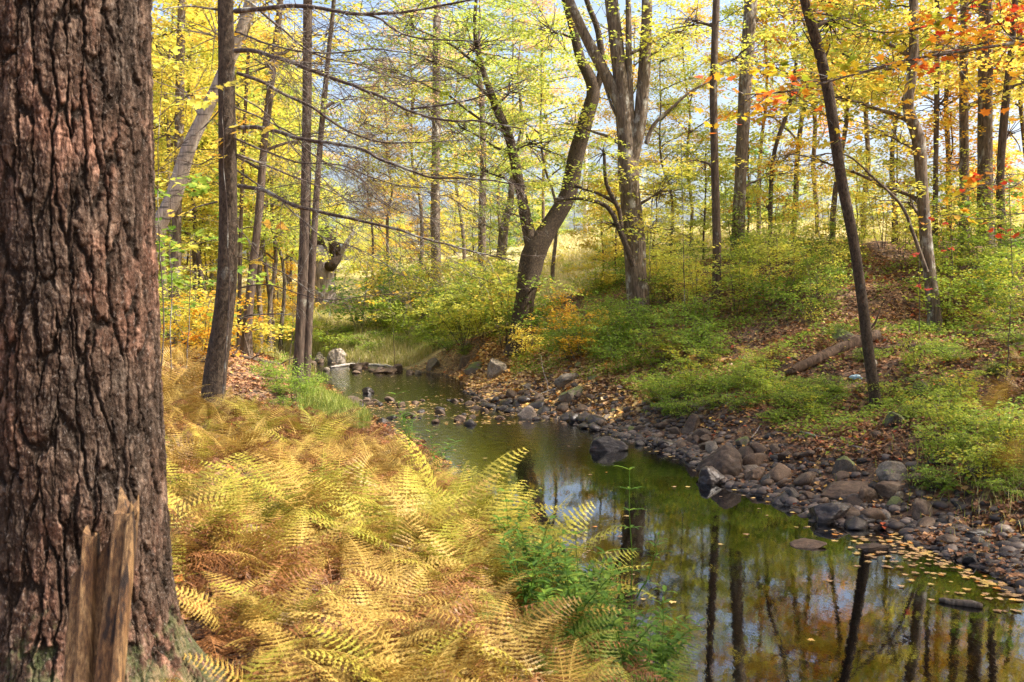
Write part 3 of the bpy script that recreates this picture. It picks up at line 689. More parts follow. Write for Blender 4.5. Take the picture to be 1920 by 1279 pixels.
w, lv = build_crown([((HP[-1][0] + dx, 11.7 + dy, zz), (1.3, 1.3, .5), 14) for dx, dy, zz in ((1.8, 0, 8.5), (-1.6, .8, 9), (.4, -1.6, 9.6), (.8, 1.6, 10.6), (-.8, -.6, 12), (0, 0, 14))], att, rng, PIN, 55, .5, .10, limb_r=.035)
obj('limbs', w.mesh('limbs', B_DARK, True), hroot, loc=-HP[0]); obj('crown', lv.mesh('crown', PIN), hroot, loc=-HP[0])

# ---------------------------------------------------------------- trees one by one
tree('young_tree', 'twin-stemmed grey-brown tree rooted on the grassy left bank beside the stream', 'tree',
     [[(560, 745, 30), (563, 650, 24), (570, 500, 24), (574, 300, 20), (577, 0, 18)], [(573, 740, 18), (580, 600, 15), (590, 420, 14), (602, 250, 12), (616, 100, 10), (626, 0, 9)]], 19.5, B_BRN, YGR,
     [(700, -120, 19, 2.2, 1.0, 26), (560, -200, 20, 2.4, 1.0, 26), (650, -330, 19.5, 2.2, 1, 24), (640, 190, 19.8, 1.0, .5, 6)], top=14, seed=4, size=.08)
tree('young_tree', 'reddish-brown slender tree just right of the dark hemlock, leaning slightly', 'tree',
     [[(460, 668, 22), (468, 560, 18), (485, 400, 17), (497, 250, 15), (515, 100, 14), (525, 0, 13)]], 24, B_BRN, YEL,
     [(500, 120, 24.5, 1.8, .9, 18), (580, 260, 24.5, 1.5, .8, 12), (430, 290, 25, 1.4, .6, 10), (540, -120, 24, 2.6, 1.4, 30), (620, 60, 25, 1.6, .7, 14), (470, 620, 24, .7, .3, 6)], top=14, seed=5)
tree('birch_tree', 'leaning pale birch with peeling bark between the pine and the hemlock', 'birch tree',
     [[(215, 640, 38), (285, 455, 36), (320, 380, 34), (350, 290, 31), (390, 200, 27), (440, 90, 26), (470, 0, 24)]], 20, B_PALE, YEL,
     [(400, 60, 20.5, 1.6, .8, 16), (350, 180, 21, 1.3, .6, 12), (560, -150, 20, 2.4, 1.2, 26)], top=13, seed=6)
tree('maple_tree', 'straight grey trunk behind the leaning birch, leaves turning yellow and green', 'tree',
     [[(326, 625, 26), (330, 440, 20), (335, 300, 20), (338, 100, 17), (340, 0, 16)]], 25, B_GREY, YEL,
     [(330, 120, 26, 2.0, 1.1, 24), (370, 330, 26, 1.6, .9, 16), (310, 250, 25, 1.2, .7, 12), (320, -130, 25, 2.8, 1.4, 30), (300, 400, 27, 1.4, .8, 12)], top=15, seed=7)
tree('sapling', 'very thin sapling trunk directly behind the hemlock, right edge', 'sapling',
     [[(447, 640, 9), (452, 400, 8), (460, 200, 8), (468, 60, 7)]], 27, B_BRN, YEL, [(470, 90, 27, 1.2, .7, 10), (440, 200, 27, 1.0, .5, 8)], top=10.5, seed=8, sides=8)
tree('maple_tree', 'pale-grey straight trunk rising from bushes beyond the far bend of the stream', 'tree',
     [[(818, 600, 24), (817, 480, 21), (816, 350, 19), (818, 250, 17), (820, 0, 15)]], 45, B_GREY, RUS,
     [(800, 200, 46, 3.2, 2.0, 26), (730, 80, 46, 2.6, 1.6, 16), (860, 60, 45, 3, 1.6, 20)], top=21, seed=9, size=.12, spray_r=.8)
tree('maple_tree', 'slim pale-grey trunk behind bushes, left of the forked stream-bank tree', 'tree',
     [[(903, 560, 18), (904, 400, 15), (906, 300, 13), (903, 180, 11)]], 47, B_GREY, YEL, [(880, 330, 47, 3, 1.8, 30), (930, 230, 48, 3, 1.6, 24), (800, 360, 47, 2.4, 1.0, 14)], top=17, seed=10, size=.12, spray_r=.8)
tree('maple_tree', 'leaning shaded trunk in the bushes just behind the forked tree', 'tree',
     [[(930, 585, 24), (945, 430, 19), (956, 380, 14), (965, 300, 12)]], 42, B_GREY, YGR, [(960, 330, 42, 2.2, 1.2, 20), (900, 420, 42, 1.8, .8, 12)], top=13, seed=11, size=.11, spray_r=.7)
# forked tree
tree('forked_tree', 'thick dark tree forking into a V above the far boulders', 'tree',
     [[(975, 662, 48), (977, 610, 44), (985, 560, 43), (994, 500, 48), (1003, 468, 50), (1030, 425, 38), (1065, 365, 35), (1080, 290, 33), (1100, 220, 30), (1112, 165, 28), (1088, 110, 20), (1074, 50, 18), (1060, 0, 16)],
      [(1003, 478, 34), (990, 430, 26), (975, 350, 20), (955, 260, 20), (930, 200, 17), (905, 130, 11), (890, 60, 8)],
      [(1108, 190, 18), (1128, 130, 15), (1122, 60, 13), (1100, 0, 11)]], 28.5, B_DARK, YGR,
     [(890, 90, 28, 2.2, 1.0, 30), (800, 110, 27.5, 2.0, .9, 24), (960, 170, 28, 1.8, .9, 22), (860, 235, 28, 1.8, .9, 20), (1000, 270, 29, 1.7, .9, 20), (900, 320, 28.5, 1.9, .8, 16), (1030, 60, 28.5, 2.0, 1.0, 22),
      (760, 40, 27.5, 1.8, .8, 18), (700, 120, 27, 1.4, .6, 10), (900, -120, 28, 3, 1.5, 30), (1040, -200, 28.5, 2.4, 1.2, 14), (960, 400, 28, 1.2, .5, 8), (1000, 540, 27.9, .9, .5, 7)], top=15, seed=12, size=.085, sides=20, flare=.35, limb_r=.045)
tree('multi_stemmed_tree', 'big grey tree splitting into three tall stems on the bank behind the bushes', 'tree',
     [[(1198, 615, 50), (1192, 500, 42), (1182, 400, 40), (1178, 320, 44), (1172, 270, 30), (1163, 200, 27), (1135, 140, 24), (1104, 80, 22), (1085, 40, 20), (1068, 0, 18)],
      [(1185, 330, 32), (1174, 270, 34), (1168, 180, 32), (1158, 100, 30), (1152, 50, 29), (1146, 0, 27)],
      [(1183, 320, 26), (1190, 272, 28), (1200, 225, 27), (1207, 150, 25), (1210, 90, 23), (1213, 0, 21)],
      [(1205, 560, 22), (1200, 450, 24), (1190, 350, 18)]], 25.7, B_GREY, YGR,
     [(1240, 360, 25.7, 1.3, .6, 14), (1150, 60, 26, 1.6, .8, 14), (1275, 60, 26, 1.5, .6, 10), (1180, 330, 25.5, 1.0, .5, 9), (1225, 430, 25.7, 1.2, .5, 9), (1130, -190, 26, 2.4, 1.2, 16), (1060, 230, 26, 1.2, .5, 9)],
     top=16, seed=13, sides=20, flare=.3, tone=.6,
     extra=[([(1212, 270), (1225, 235), (1262, 200), (1300, 168), (1340, 150)], .06, .015, None), ([(1207, 110), (1240, 92), (1255, 78)], .04, .012, None),
            ([(1180, 250), (1150, 205), (1130, 150), (1115, 118), (1100, 60)], .045, .014, None)])
tree('sapling', 'crooked dark sapling arching up in front of the multi-stemmed tree', 'sapling',
     [[(1188, 500, 12), (1166, 441, 12), (1139, 388, 9), (1086, 372, 7), (1040, 378, 5)], [(1166, 441, 9), (1161, 395, 9), (1137, 345, 8), (1133, 285, 6)]], 24.6, B_DARK, YGR,
     [(1080, 350, 24.6, .9, .4, 9), (1130, 290, 24.6, .8, .4, 8), (1150, 420, 24.6, .8, .3, 7)], top=None, seed=14, sides=8, flare=.1, size=.07, spray_r=.4)
tree('maple_tree', 'slim dark upright trunk left of the taller grey trunk on the ridge', 'tree',
     [[(1343, 570, 19), (1344, 450, 17), (1340, 300, 16), (1338, 150, 15), (1343, 0, 14)]], 24, B_BRN, YGR,
     [(1300, 40, 24.5, 1.5, .7, 12), (1380, 110, 24.5, 1.2, .6, 9), (1390, -240, 24, 1.8, .9, 12), (1300, 300, 25, .9, .4, 5)], top=14, seed=15, tone=.65)
tree('ash_tree', 'tall grey-brown trunk standing on the ridge behind the bright bushes', 'tree',
     [[(1382, 492, 28), (1386, 400, 27), (1391, 280, 25), (1400, 120, 26), (1408, 0, 27)]], 28, B_GREY, YEL,
     [(1450, 120, 29, 1.8, .8, 14), (1470, 20, 29, 2.0, .8, 16), (1450, -260, 28, 2.8, 1.4, 22), (1440, 330, 29, 1.6, .7, 12)], top=18, seed=16, tone=.35)
tree('leaning_tree', 'narrow dark trunk leaning left across the right bank, foot in the leaf litter', 'tree',
     [[(1643, 788, 28), (1640, 740, 24), (1630, 670, 22), (1616, 560, 22), (1600, 450, 22), (1575, 320, 22), (1555, 180, 22), (1532, 80, 21), (1508, 0, 17)]], 15.5, B_DARK, YGR,
     [(1480, -140, 15.5, 1.8, .8, 24), (1400, -260, 15, 1.2, .6, 8), (1560, 40, 15.8, 1.0, .4, 10)], top=10.5, seed=17, sides=18, flare=.2, size=.075,
     extra=[([(1548, 130), (1528, 95), (1505, 55)], .022, .008, None), ([(1546, 110), (1556, 85), (1554, 65)], .02, .008, None)])
tree('birch_tree', 'crooked grey-white birch on the right bank, kinked halfway up', 'birch tree',
     [[(1754, 648, 34), (1752, 590, 27), (1744, 520, 25), (1735, 430, 24), (1727, 320, 24), (1722, 260, 26), (1703, 200, 22), (1712, 130, 20), (1714, 60, 19), (1713, 0, 18)]], 19.8, B_GREY, YEL,
     [(1600, 60, 20, 1.5, .6, 20), (1680, 120, 20.3, 1.5, .6, 18), (1560, 180, 20, 1.3, .5, 14), (1650, 250, 20.5, 1.3, .5, 14), (1800, 90, 20.5, 1.4, .6, 16), (1700, 380, 20.5, 1.0, .4, 8), (1520, 300, 21, 1.2, .4, 8), (1700, -160, 20, 2.8, 1.3, 34), (1560, -200, 20, 2, 1, 20)],
     top=14, seed=18, sides=18, tone=.38, tvar=.3, extra=[([(1738, 510), (1715, 445), (1690, 385), (1640, 335), (1590, 292), (1545, 288)], .045, .012, 19.6)])
tree('sapling', 'thin straight brown trunk immediately right of the crooked birch', 'sapling',
     [[(1753, 500, 12), (1755, 300, 11), (1757, 100, 11), (1757, 0, 10)]], 24.5, B_BRN, ORG, [(1760, 200, 24.5, 1.4, .6, 14), (1740, 60, 25, 1.4, .6, 12), (1760, -120, 24.5, 2, 1, 20)], top=12, seed=19, sides=8, tone=.2)
tree('maple_tree', 'straight mid-grey trunk on the right ridge, left of the widest one', 'tree',
     [[(1808, 492, 22), (1808, 300, 18), (1807, 150, 17), (1808, 0, 16)]], 26, B_GREY, YEL, [(1800, 300, 27, 1.5, .7, 14), (1850, 180, 27, 1.6, .7, 14), (1800, -150, 26, 3, 1.5, 34), (1780, 400, 27, 1.2, .5, 8)], top=16, seed=20)
tree('maple_tree', 'widest dark-grey trunk on the right ridge, second from the frame edge', 'tree',
     [[(1848, 492, 34), (1847, 300, 29), (1848, 150, 28), (1848, 0, 27)]], 25, B_GREY, MIXL, [(1880, 40, 25, 1.5, .6, 14), (1850, -160, 25, 3.2, 1.6, 36), (1900, 330, 26, 1.5, .6, 12), (1830, 90, 25, 1.3, .5, 9)], top=17, seed=21, tone=.75)
tree('maple_tree', 'bent slim trunk nearest the right frame edge on the ridge', 'tree',
     [[(1884, 500, 20), (1876, 350, 16), (1884, 210, 16), (1898, 80, 13), (1904, 0, 12)]], 24, B_BRN, YEL, [(1930, 150, 24, 1.4, .6, 12), (1900, 250, 25, 1.2, .5, 9), (1930, -120, 24, 2.6, 1.2, 24)], top=13, seed=22)
tree('sapling', 'slender sapling with a slanting top on the ridge behind the leaning trunk', 'sapling',
     [[(1443, 490, 9), (1450, 300, 9), (1482, 190, 8), (1496, 80, 6)]], 29, B_BRN, ORG, [(1470, 300, 29.5, 1.5, .6, 12), (1480, 180, 30, 1.4, .6, 10), (1440, 390, 29.5, 1.2, .5, 8)], top=11, seed=23, sides=8, tone=.15)

# gnarled old oak with a dead bleached limb, far back beyond the bend
rng = np.random.default_rng(50)
P, R = pixpath([(613, 590, 60), (612, 560, 46), (609, 530, 43), (607, 505, 46), (603, 485, 34)], 50, None); oak = empty('old_oak_tree', P[0])
tag(oak, 'gnarled old tree with a fat stubby trunk and bleached dead limbs at the stream bend', 'old tree')
V, Q = trunk_geo(P, R, 24, 9, .25); obj('trunk', mesh_np('trunk', V - P[0], Q, None, B_OLD, smooth=True), oak)
for pts, r0, r1, mt in [([(612, 500), (600, 470), (592, 440), (610, 432), (622, 450), (624, 478)], .42, .16, B_DARK), ([(618, 500), (636, 480), (632, 455)], .30, .10, B_DARK),
                        ([(602, 480), (588, 452), (560, 418), (520, 402), (480, 403), (440, 400), (415, 410)], .34, .07, B_DEAD), ([(520, 402), (500, 425), (470, 440), (440, 470)], .12, .03, B_DEAD),
                        ([(500, 402), (470, 380), (430, 372)], .10, .03, B_DEAD), ([(480, 403), (455, 430), (420, 440)], .09, .03, B_DEAD), ([(540, 410), (520, 440), (505, 470)], .09, .02, B_DEAD),
                        ([(622, 505), (650, 455), (662, 435), (655, 415)], .20, .06, B_DEAD)]:
    g = Geo(); PP = catmull(np.array([at(px, py, 50 + rng.uniform(-1, 1)) for px, py in pts]), .3); g.tube(PP, np.linspace(r0, r1, len(PP)), 9, cap=True)
    if mt is B_DEAD: twiggy(g, PP, r1 * 1.2, rng, 1, .35)
    obj('limb', g.mesh('limb', mt, True), oak, loc=-P[0])

# ---------------------------------------------------------------- turning maple off to the right, its boughs over the water
rng = np.random.default_rng(61)
mb = np.array([7.6, 13.2, tz(7.6, 13.2)])
MP = catmull(np.array([mb - [0, 0, .1], mb + [-.1, 0, 3], mb + [-.4, 0, 6], mb + [-.6, .2, 9], mb + [-.5, .2, 12]]), .25)
mroot = empty('red_maple_tree', mb); tag(mroot, 'maple with orange and red leaves reaching over the pool from the right bank', 'maple tree')
V, Q = trunk_geo(MP, np.linspace(.17, .03, len(MP)), 14, 5, .4); obj('trunk', mesh_np('trunk', V - mb, Q, None, B_GREY, smooth=True), mroot)
Bl = [((x, y, z), (r, r, rz), n) for x, y, z, r, rz, n in [(4.8, 12.6, 7.6, 1.5, .7, 30), (3.4, 12.2, 8.3, 1.3, .6, 24), (6.2, 11.8, 7.8, 1.5, .7, 30), (5.4, 14.5, 8.3, 1.5, .7, 26), (7.6, 12.5, 9.5, 1.8, .9, 34), (6.0, 13.5, 10.3, 1.6, .8, 28), (4.6, 11.2, 9.4, 1.3, .6, 20), (8.8, 13.8, 8, 1.6, .8, 26)]]
w, lv = build_crown(Bl, MP[MP[:, 2] > 4.5], rng, ORG, 26, .42, .105, tone=.55, tmpl='maple', limb_r=.035, tvar=.28)
obj('limbs', w.mesh('limbs', B_GREY, True), mroot, loc=-mb); obj('crown', lv.mesh('crown', ORG), mroot, loc=-mb)
# low boughs that come into view, each its own part with its own leaves
def bough(root, base, pts, y0, y1, r0, mat_leaf, per, size, tone, sprays, seed, spread=.5, tvar=.3, mtw=B_TWIG, tmpl='maple', lo=.15):
    rng = np.random.default_rng(seed); n = len(pts)
    P = catmull(np.array([at(px, py, y0 + (y1 - y0) * i / (n - 1)) for i, (px, py) in enumerate(pts)]), .06)
    g = Geo(); g.tube(P, np.linspace(r0, r0 * .25, len(P)), 7); S = []
    for k in range(sprays):
        i = int(len(P) * (lo + (1 - lo) * (k + rng.uniform(0, 1)) / sprays) * .999); d = rng.normal(0, 1, 3) * [1, 1, .45]; d /= np.linalg.norm(d)
        e = P[i] + d * rng.uniform(.3, 1) * spread; limb(g, P[i], e, r0 * .3, .002, rng, wob=.15, sides=3, n=6, sag=.03); S.append(e)
    S = np.array(S); V, Q, T, tn = foliage(S, rng.uniform(.5, 1.2, sprays) * spread * .42, per, size, rng, tmpl, tilt=.4, thick=.2, tonebase=tone, tonevar=tvar)
    b = obj('bough', g.mesh('bough', mtw, True), root, loc=-base)
    obj('leaves', mesh_np('leaves', V, Q, T, mat_leaf, tn), b)
bough(mroot, mb, [(2040, 60), (1920, 78), (1830, 92), (1690, 115), (1600, 140), (1485, 170), (1400, 178)], 11.5, 10.0, .022, MIXL, 9, .10, .72, 34, 1, .75)
bough(mroot, mb, [(2050, -60), (1960, 60), (1900, 70), (1860, 30), (1800, 10)], 12, 11, .018, MIXL, 9, .10, .85, 22, 2, .8)
bough(mroot, mb, [(2060, 240), (1960, 300), (1900, 350), (1850, 345), (1790, 370)], 12, 10.5, .014, MIXL, 8, .09, .78, 12, 3, .5)
bough(mroot, mb, [(2040, 420), (1930, 400), (1840, 410), (1780, 402), (1720, 420)], 12, 11.5, .010, MIXL, 6, .09, .9, 7, 6, .35)
bough(mroot, mb, [(1990, -50), (1850, -10), (1750, 45), (1650, 60), (1560, 30), (1480, 20)], 11.8, 12.5, .018, MIXL, 12, .10, .3, 30, 7, .8, tvar=.15)
# tree prototype, also copied for the shade trees added out of view
def proto_tree(name, H, crown_r, leafmat, bark, seed, nb=16, nsp=14, per=24, size=.2, spray=.9, crown_lo=.35, r0=.17, tone=.5, narrow=1.0):
    rng = np.random.default_rng(900 + seed); root = empty(name, (0, 0, 0)); n = 9
    P = np.zeros((n, 3)); P[:, 2] = np.linspace(-.3, H * .93, n); P[1:, :2] = np.cumsum(rng.normal(0, .012 * H, (n - 1, 2)), axis=0); P = catmull(P, .6)
    V, Q = trunk_geo(P, np.linspace(r0, .03, len(P)), 9, seed, .35, .4); obj('trunk', mesh_np('trunk', V, Q, None, bark, smooth=True), root)
    B = []
    for k in range(nb):
        z = H * (crown_lo + (1 - crown_lo) * (k + .5) / nb); prof = math.sin(math.pi * min(1, .25 + .75 * (z / H - crown_lo) / (1 - crown_lo))) ** .6 if True else 1
        a = k * 2.4 + rng.uniform(-.4, .4); q = crown_r * prof * rng.uniform(.35, .8) * narrow; rr = crown_r * rng.uniform(.3, .5)
        B.append(((math.cos(a) * q + P[-1][0] * .5, math.sin(a) * q, z), (rr, rr, rr * .5), nsp))
    w, lv = build_crown(B, P, rng, leafmat, per, spray, size, tone, None, .05 * H / 14, tvar=.2)
    obj('limbs', w.mesh('limbs', bark, True), root); obj('crown', lv.mesh('crown', leafmat), root)
    return root
def put(root, first, x, y, rz, s, label, group, cat='tree', sz=None, sink=.05):
    o = root if first else copy_tree(root)
    o.location = (x, y, float(sampz(x, y)) - sink); o.rotation_euler = (0, 0, rz); o.scale = (s, s, s if sz is None else sz)
    tag(o, label, cat, group); return o
KINDS = [('yellow_maple_tree', YEL, B_GREY, .5, 'yellow'), ('yellow_maple_tree', YEL, B_BRN, .25, 'lemon-yellow'), ('maple_tree', YGR, B_GREY, .55, 'yellow-green'), ('maple_tree', YGR, B_GREY, .35, 'light green'), ('orange_maple_tree', ORG, B_GREY, .25, 'orange'), ('oak_tree', RUS, B_GREY, .5, 'faded russet')]
PROT = [proto_tree(nm, 15, 3.0, lm, bk, i, size=.155, spray=.8, nb=17, nsp=14, per=36, r0=.115, tone=tn) for i, (nm, lm, bk, tn, _) in enumerate(KINDS)]
used = set()
rng = np.random.default_rng(21)
near_labels = {}
def far_tree(x, y, k, s, lab, grp):
    first = k not in used; used.add(k); return put(PROT[k], first, x, y, rng.uniform(0, 6.28), s, lab, grp)
# hand-placed ones that shape the skyline, then the wood behind the meadow
def gapH(px):
    """height in the photograph up to which the far wood closes the sky, by column"""
    return np.interp(px, [0, 300, 450, 560, 640, 720, 800, 900, 1000, 1060, 1150, 1250, 1330, 1400, 1500, 1560, 1700, 1800, 1920], [0, 0, 20, 60, 150, 190, 110, 50, 50, 110, 180, 240, 220, 140, 150, 110, 50, 20, 0])
cnt = 0; spots = []
tries = 0
while cnt < 185 and tries < 9000:
    tries += 1
    Y = rng.uniform(48, 115) if cnt > 40 else rng.uniform(33, 60); px = rng.uniform(-150, 2080); x = (px - 960) / F * Y
    if cnt > 145: px = rng.uniform(520, 1060); x = (px - 960) / F * Y
    if Y < 72 and 1020 < px < 1980: continue           # the meadow stays open
    if Y < 60 and 560 < px < 1020: continue
    if px > 1150 and Y < 66: continue
    if abs(px - 1097) < 40 and Y < 70: continue
    if 585 < px < 650 and Y < 66: continue
    if any((x - a) ** 2 + (Y - b) ** 2 < 9 for a, b in spots): continue
    zt = at(px, gapH(px) + rng.uniform(-10, 110), Y)[2] - float(sampz(x, Y)); H = np.clip(zt, 7, 24)
    k = int(rng.choice(6, p=[.27, .2, .19, .12, .12, .10])); zone = 'across the meadow' if px > 1000 else ('beyond the stream bend' if px > 560 else 'in the wood left of the stream')
    far_tree(x, Y, k, H / 15, f'distant slender tree with {KINDS[k][4]} crown {zone}', f'{KINDS[k][4]} trees {zone}')
    spots.append((x, Y)); cnt += 1
# under-storey trees with foliage down to the ground
SK = [('small_tree', YEL, .4, 'yellow'), ('small_tree', YGR, .55, 'yellow-green'), ('small_tree', GRN, .6, 'green'), ('small_tree', ORG, .1, 'amber')]
SPR = [proto_tree(nm, 5.5, 1.9, lm, B_BRN, 20 + i, size=.15, spray=.6, nb=13, nsp=10, per=28, crown_lo=.08, r0=.05, tone=tn) for i, (nm, lm, tn, _) in enumerate(SK)]
us = set(); cnt = 0; tries = 0; sp2 = []
while cnt < 85 and tries < 5000:
    tries += 1
    px = rng.uniform(150, 2050); Y = rng.uniform(30, 90); x = (px - 960) / F * Y
    if px > 1000 and Y < 66: continue
    if 540 < px < 1020 and Y < (60 if px < 680 else 52): continue
    if abs(px - 1097) < 35 and Y < 70: continue
    if px <= 540 and Y < 33: continue
    if any((x - a) ** 2 + (Y - b) ** 2 < 3 for a, b in sp2): continue
    k = int(rng.choice(4, p=[.34, .36, .14, .16])); first = k not in us; us.add(k)
    zone = 'at the far side of the meadow' if px > 1000 else ('beyond the stream bend' if px > 560 else 'in the wood behind the hemlock')
    put(SPR[k], first, x, Y, rng.uniform(0, 6.28), rng.uniform(.5, 1.2), f'small bushy {SK[k][3]} tree {zone}', f'small {SK[k][3]} trees {zone}')
    sp2.append((x, Y)); cnt += 1
# the leafy trees standing just behind the right ridge and over the left bank
for px, Y, k, H in ((1035, 40, 2, 11), (1165, 34, 0, 9), (1255, 33, 2, 8), (1300, 39, 0, 10), (1480, 36, 4, 14), (1560, 31, 3, 12), (1620, 38, 4, 15), (1675, 30, 2, 11), (1780, 32, 0, 13), (1850, 36, 4, 14), (1915, 31, 1, 12), (1960, 27, 0, 12), (1530, 42, 4, 15), (1420, 44, 2, 14),
                    (300, 31, 0, 13), (380, 34, 1, 13), (480, 36, 0, 14), (525, 41, 2, 12), (700, 55, 2, 11), (720, 52, 5, 12), (790, 50, 2, 15), (870, 53, 3, 14), (940, 56, 2, 15), (1010, 58, 5, 15), (250, 26, 1, 12)):
    zn = 'close behind the right ridge' if px > 1040 else ('beside the far bend' if px > 600 else 'behind the hemlock')
    far_tree((px - 960) / F * Y, Y, k, H / 15, f'mid-distance tree with {KINDS[k][4]} crown {zn}', f'{KINDS[k][4]} trees {zn}')
rng = np.random.default_rng(23)
for j in range(10):
    px = 1050 + 90 * j + rng.uniform(-15, 15); Y = rng.uniform(29, 37); k = int(rng.choice(4, p=[.45, .35, .05, .15])); first = k not in us; us.add(k)
    if abs(px - 1097) < 45: px += 75
    put(SPR[k], first, (px - 960) / F * Y, Y, rng.uniform(0, 6.28), rng.uniform(.45, .85), f'small bushy {SK[k][3]} tree on the right ridge', f'small {SK[k][3]} trees on the right ridge')
# trees added outside the frame to shade the bank, the ferns and the pool
for x, y, k, s in ((8.3, 4.6, 0, .62), (8.8, 1.2, 2, .66), (8.6, 7.4, 4, .6), (7.2, -2.6, 3, .7), (12.5, 9, 0, .85), (13.5, 16, 2, 1.0), (16, 22, 0, 1.0), (10.5, 3.0, 4, .75), (9.5, -3, 2, .8), (18, 12, 3, 1.0)):
    far_tree(x, y, k, s, f'added shade tree with {KINDS[k][4]} crown on the right bank out past the maple', 'added shade trees right of the stream')
#PART3
# ---------------------------------------------------------------- rocks
def icos(sub):
    import bmesh
    bm = bmesh.new(); bmesh.ops.create_icosphere(bm, subdivisions=sub, radius=1.0)
    V = np.array([v.co[:] for v in bm.verts]); T = np.array([[v.index for v in f.verts] for f in bm.faces]); bm.free(); return V, T
IV, IT = icos(5); IV4, IT4 = icos(3)
def rock_mesh(seed, mat, flat=.65, ang=.5, hi=True):
    rng = np.random.default_rng(seed); V, T = (IV, IT) if hi else (IV4, IT4); V = V.copy()
    for k in range(9):                                   # a few planed faces
        d = rng.normal(0, 1, 3); d /= np.linalg.norm(d); c = rng.uniform(.5, .86); h = V @ d
        V = V - np.maximum(h - c, 0)[:, None] * d * (.65 + .5 * ang)
    V = V * (1 + .12 * fbm(V * 1.4 + seed, 3, seed) + .045 * fbm(V * 5 + seed, 4, seed))[:, None]
    V = V * np.array([1, rng.uniform(.7, .95), flat]) * .5
    return mesh_np('rock', V, None, T, mat, smooth=True)
def rock(px, py, w, h, mat, label, name='boulder', seed=0, water=False, deep=.40):
    """px,py = centre of the foot line in the photograph"""
    g = ground_at(px, py, lo=5); Y = g[1]; W = w / F * Y; Hh = h / F * Y
    o = obj(name, rock_mesh(seed + 300, mat, flat=1.0), None)
    o.scale = (W * 1.2, W * 1.05, Hh * 1.7); o.location = (g[0], g[1] + W * .35, g[2] + Hh * (.62 - deep)); o.rotation_euler = (random.uniform(-.1, .1), random.uniform(-.1, .1), random.uniform(0, 6.28) if w < 2 * h else 0)
    tag(o, label, 'rock'); return o
RK = [
 (1143, 848, 66, 27, R_WET, 'lone angular brown rock standing in the stream at midstream'), (1365, 896, 92, 52, R_BRN, 'largest brown boulder at the pool edge on the stony shore'),
 (1338, 908, 44, 30, R_WET, 'wet black rock at the foot of the largest shore boulder'), (1420, 905, 48, 26, R_BRN, 'rounded purple-brown rock right of the largest shore boulder'),
 (1300, 812, 48, 34, R_BRN, 'squat brown boulder below the pale green weeds on the shore'), (1682, 905, 66, 34, R_GREY, 'grey-green rounded boulder at the top of the stony shore'),
 (1586, 893, 44, 34, R_MOSS, 'moss-capped rock in the middle of the cobbles'), (1600, 932, 104, 28, R_BRN, 'long flat brown slab lying across the cobbles'),
 (1628, 945, 42, 30, R_BRN, 'blocky brown stone in front of the flat slab'), (1562, 980, 80, 36, R_WET, 'broad dark wet boulder sitting in the pool edge'),
 (1684, 935, 66, 28, R_BRN, 'smooth sloping brown stone right of the flat slab'), (1592, 975, 54, 22, R_BRN, 'low brown stone touching the broad wet boulder'), (1490, 940, 32, 24, R_WET, 'small wet stone at the waterline left of the slab'),
 (1440, 912, 30, 20, R_WET, 'black wet stone half in the water below the purple rock'), (1076, 755, 48, 30, R_MOSS, 'rounded mossy boulder in the leaves of the right shore'),
 (1068, 722, 46, 20, R_GREY, 'low buff stone behind the rounded mossy boulder'), (935, 708, 54, 38, R_GREY, 'big pale grey boulder at the far end of the leafy shore'),
 (893, 700, 40, 20, R_MOSS, 'low mossy rock left of the big pale boulder'), (810, 694, 34, 22, R_GREY, 'grey boulder on the far shore of the upper pool'), (872, 690, 26, 22, R_BRN, 'brown rock on the far shore behind the mossy one'),
 (988, 786, 30, 22, R_PALE, 'small pale stone in the riffle'), (628, 680, 38, 24, R_PALE, 'pale rounded boulder at the head of the upper pool'), (597, 676, 28, 18, R_GREY, 'grey rock left of the pale rounded boulder upstream'),
 (575, 674, 24, 14, R_BRN, 'low brown rock beside the twin-stemmed tree upstream'), (690, 738, 24, 10, R_WET, 'small dark stone breaking the upper pool'), (656, 760, 30, 15, R_BRN, 'brown stone at the left edge of the upper pool'),
 (720, 700, 40, 10, R_BRN, 'long low rock ledge across the far pool'), (670, 690, 34, 12, R_BRN, 'flat rock in the upstream shallows'), (1785, 1024, 40, 16, R_BRN, 'wide flat stone in the leafy shallows near the right'), (1840, 1015, 44, 18, R_WET, 'dark stone among drifted leaves near the right shore'),
 (1522, 1028, 60, 10, R_BRN, 'flat pinkish stone barely awash in the pool'), (1642, 1036, 56, 10, R_BRN, 'second flat stone awash, covered in drifted leaves'), (1828, 1060, 34, 18, R_WET, 'dark blocky stone in the leaf-strewn margin'),
 (1895, 1050, 36, 16, R_WET, 'black stone close to the right edge of the picture'), (1590, 640, 44, 22, R_MOSS, 'mossy stone by the upper end of the fallen log'), (1682, 800, 40, 30, R_MOSS, 'mossy boulder on the bank right of the leaning trunk'),
 (1728, 745, 34, 28, R_MOSS, 'upright mossy stone on the leafy slope'), (1640, 690, 30, 14, R_GREY, 'grey stone on the slope behind the leaning trunk'), (940, 770, 24, 10, R_WET, 'dark stone in the riffle among leaves'), (860, 790, 26, 10, R_BRN, 'brown stone where the riffle meets the lower pool'),
]
for k, (px, py, w, h, mt, lab) in enumerate(RK): rock(px, py, w, h, mt, lab, seed=k)
CBM = [rock_mesh(700 + k, m_, flat=.62, hi=False) for k, m_ in enumerate((R_BRN, R_BRN, R_BRN, R_WET, R_BRN, R_GREY, R_WET, R_MOSS))]
CBL = ['brown', 'brown', 'brown', 'wet black', 'brown', 'grey', 'wet black', 'mossy']
rng = np.random.default_rng(31); n = 0
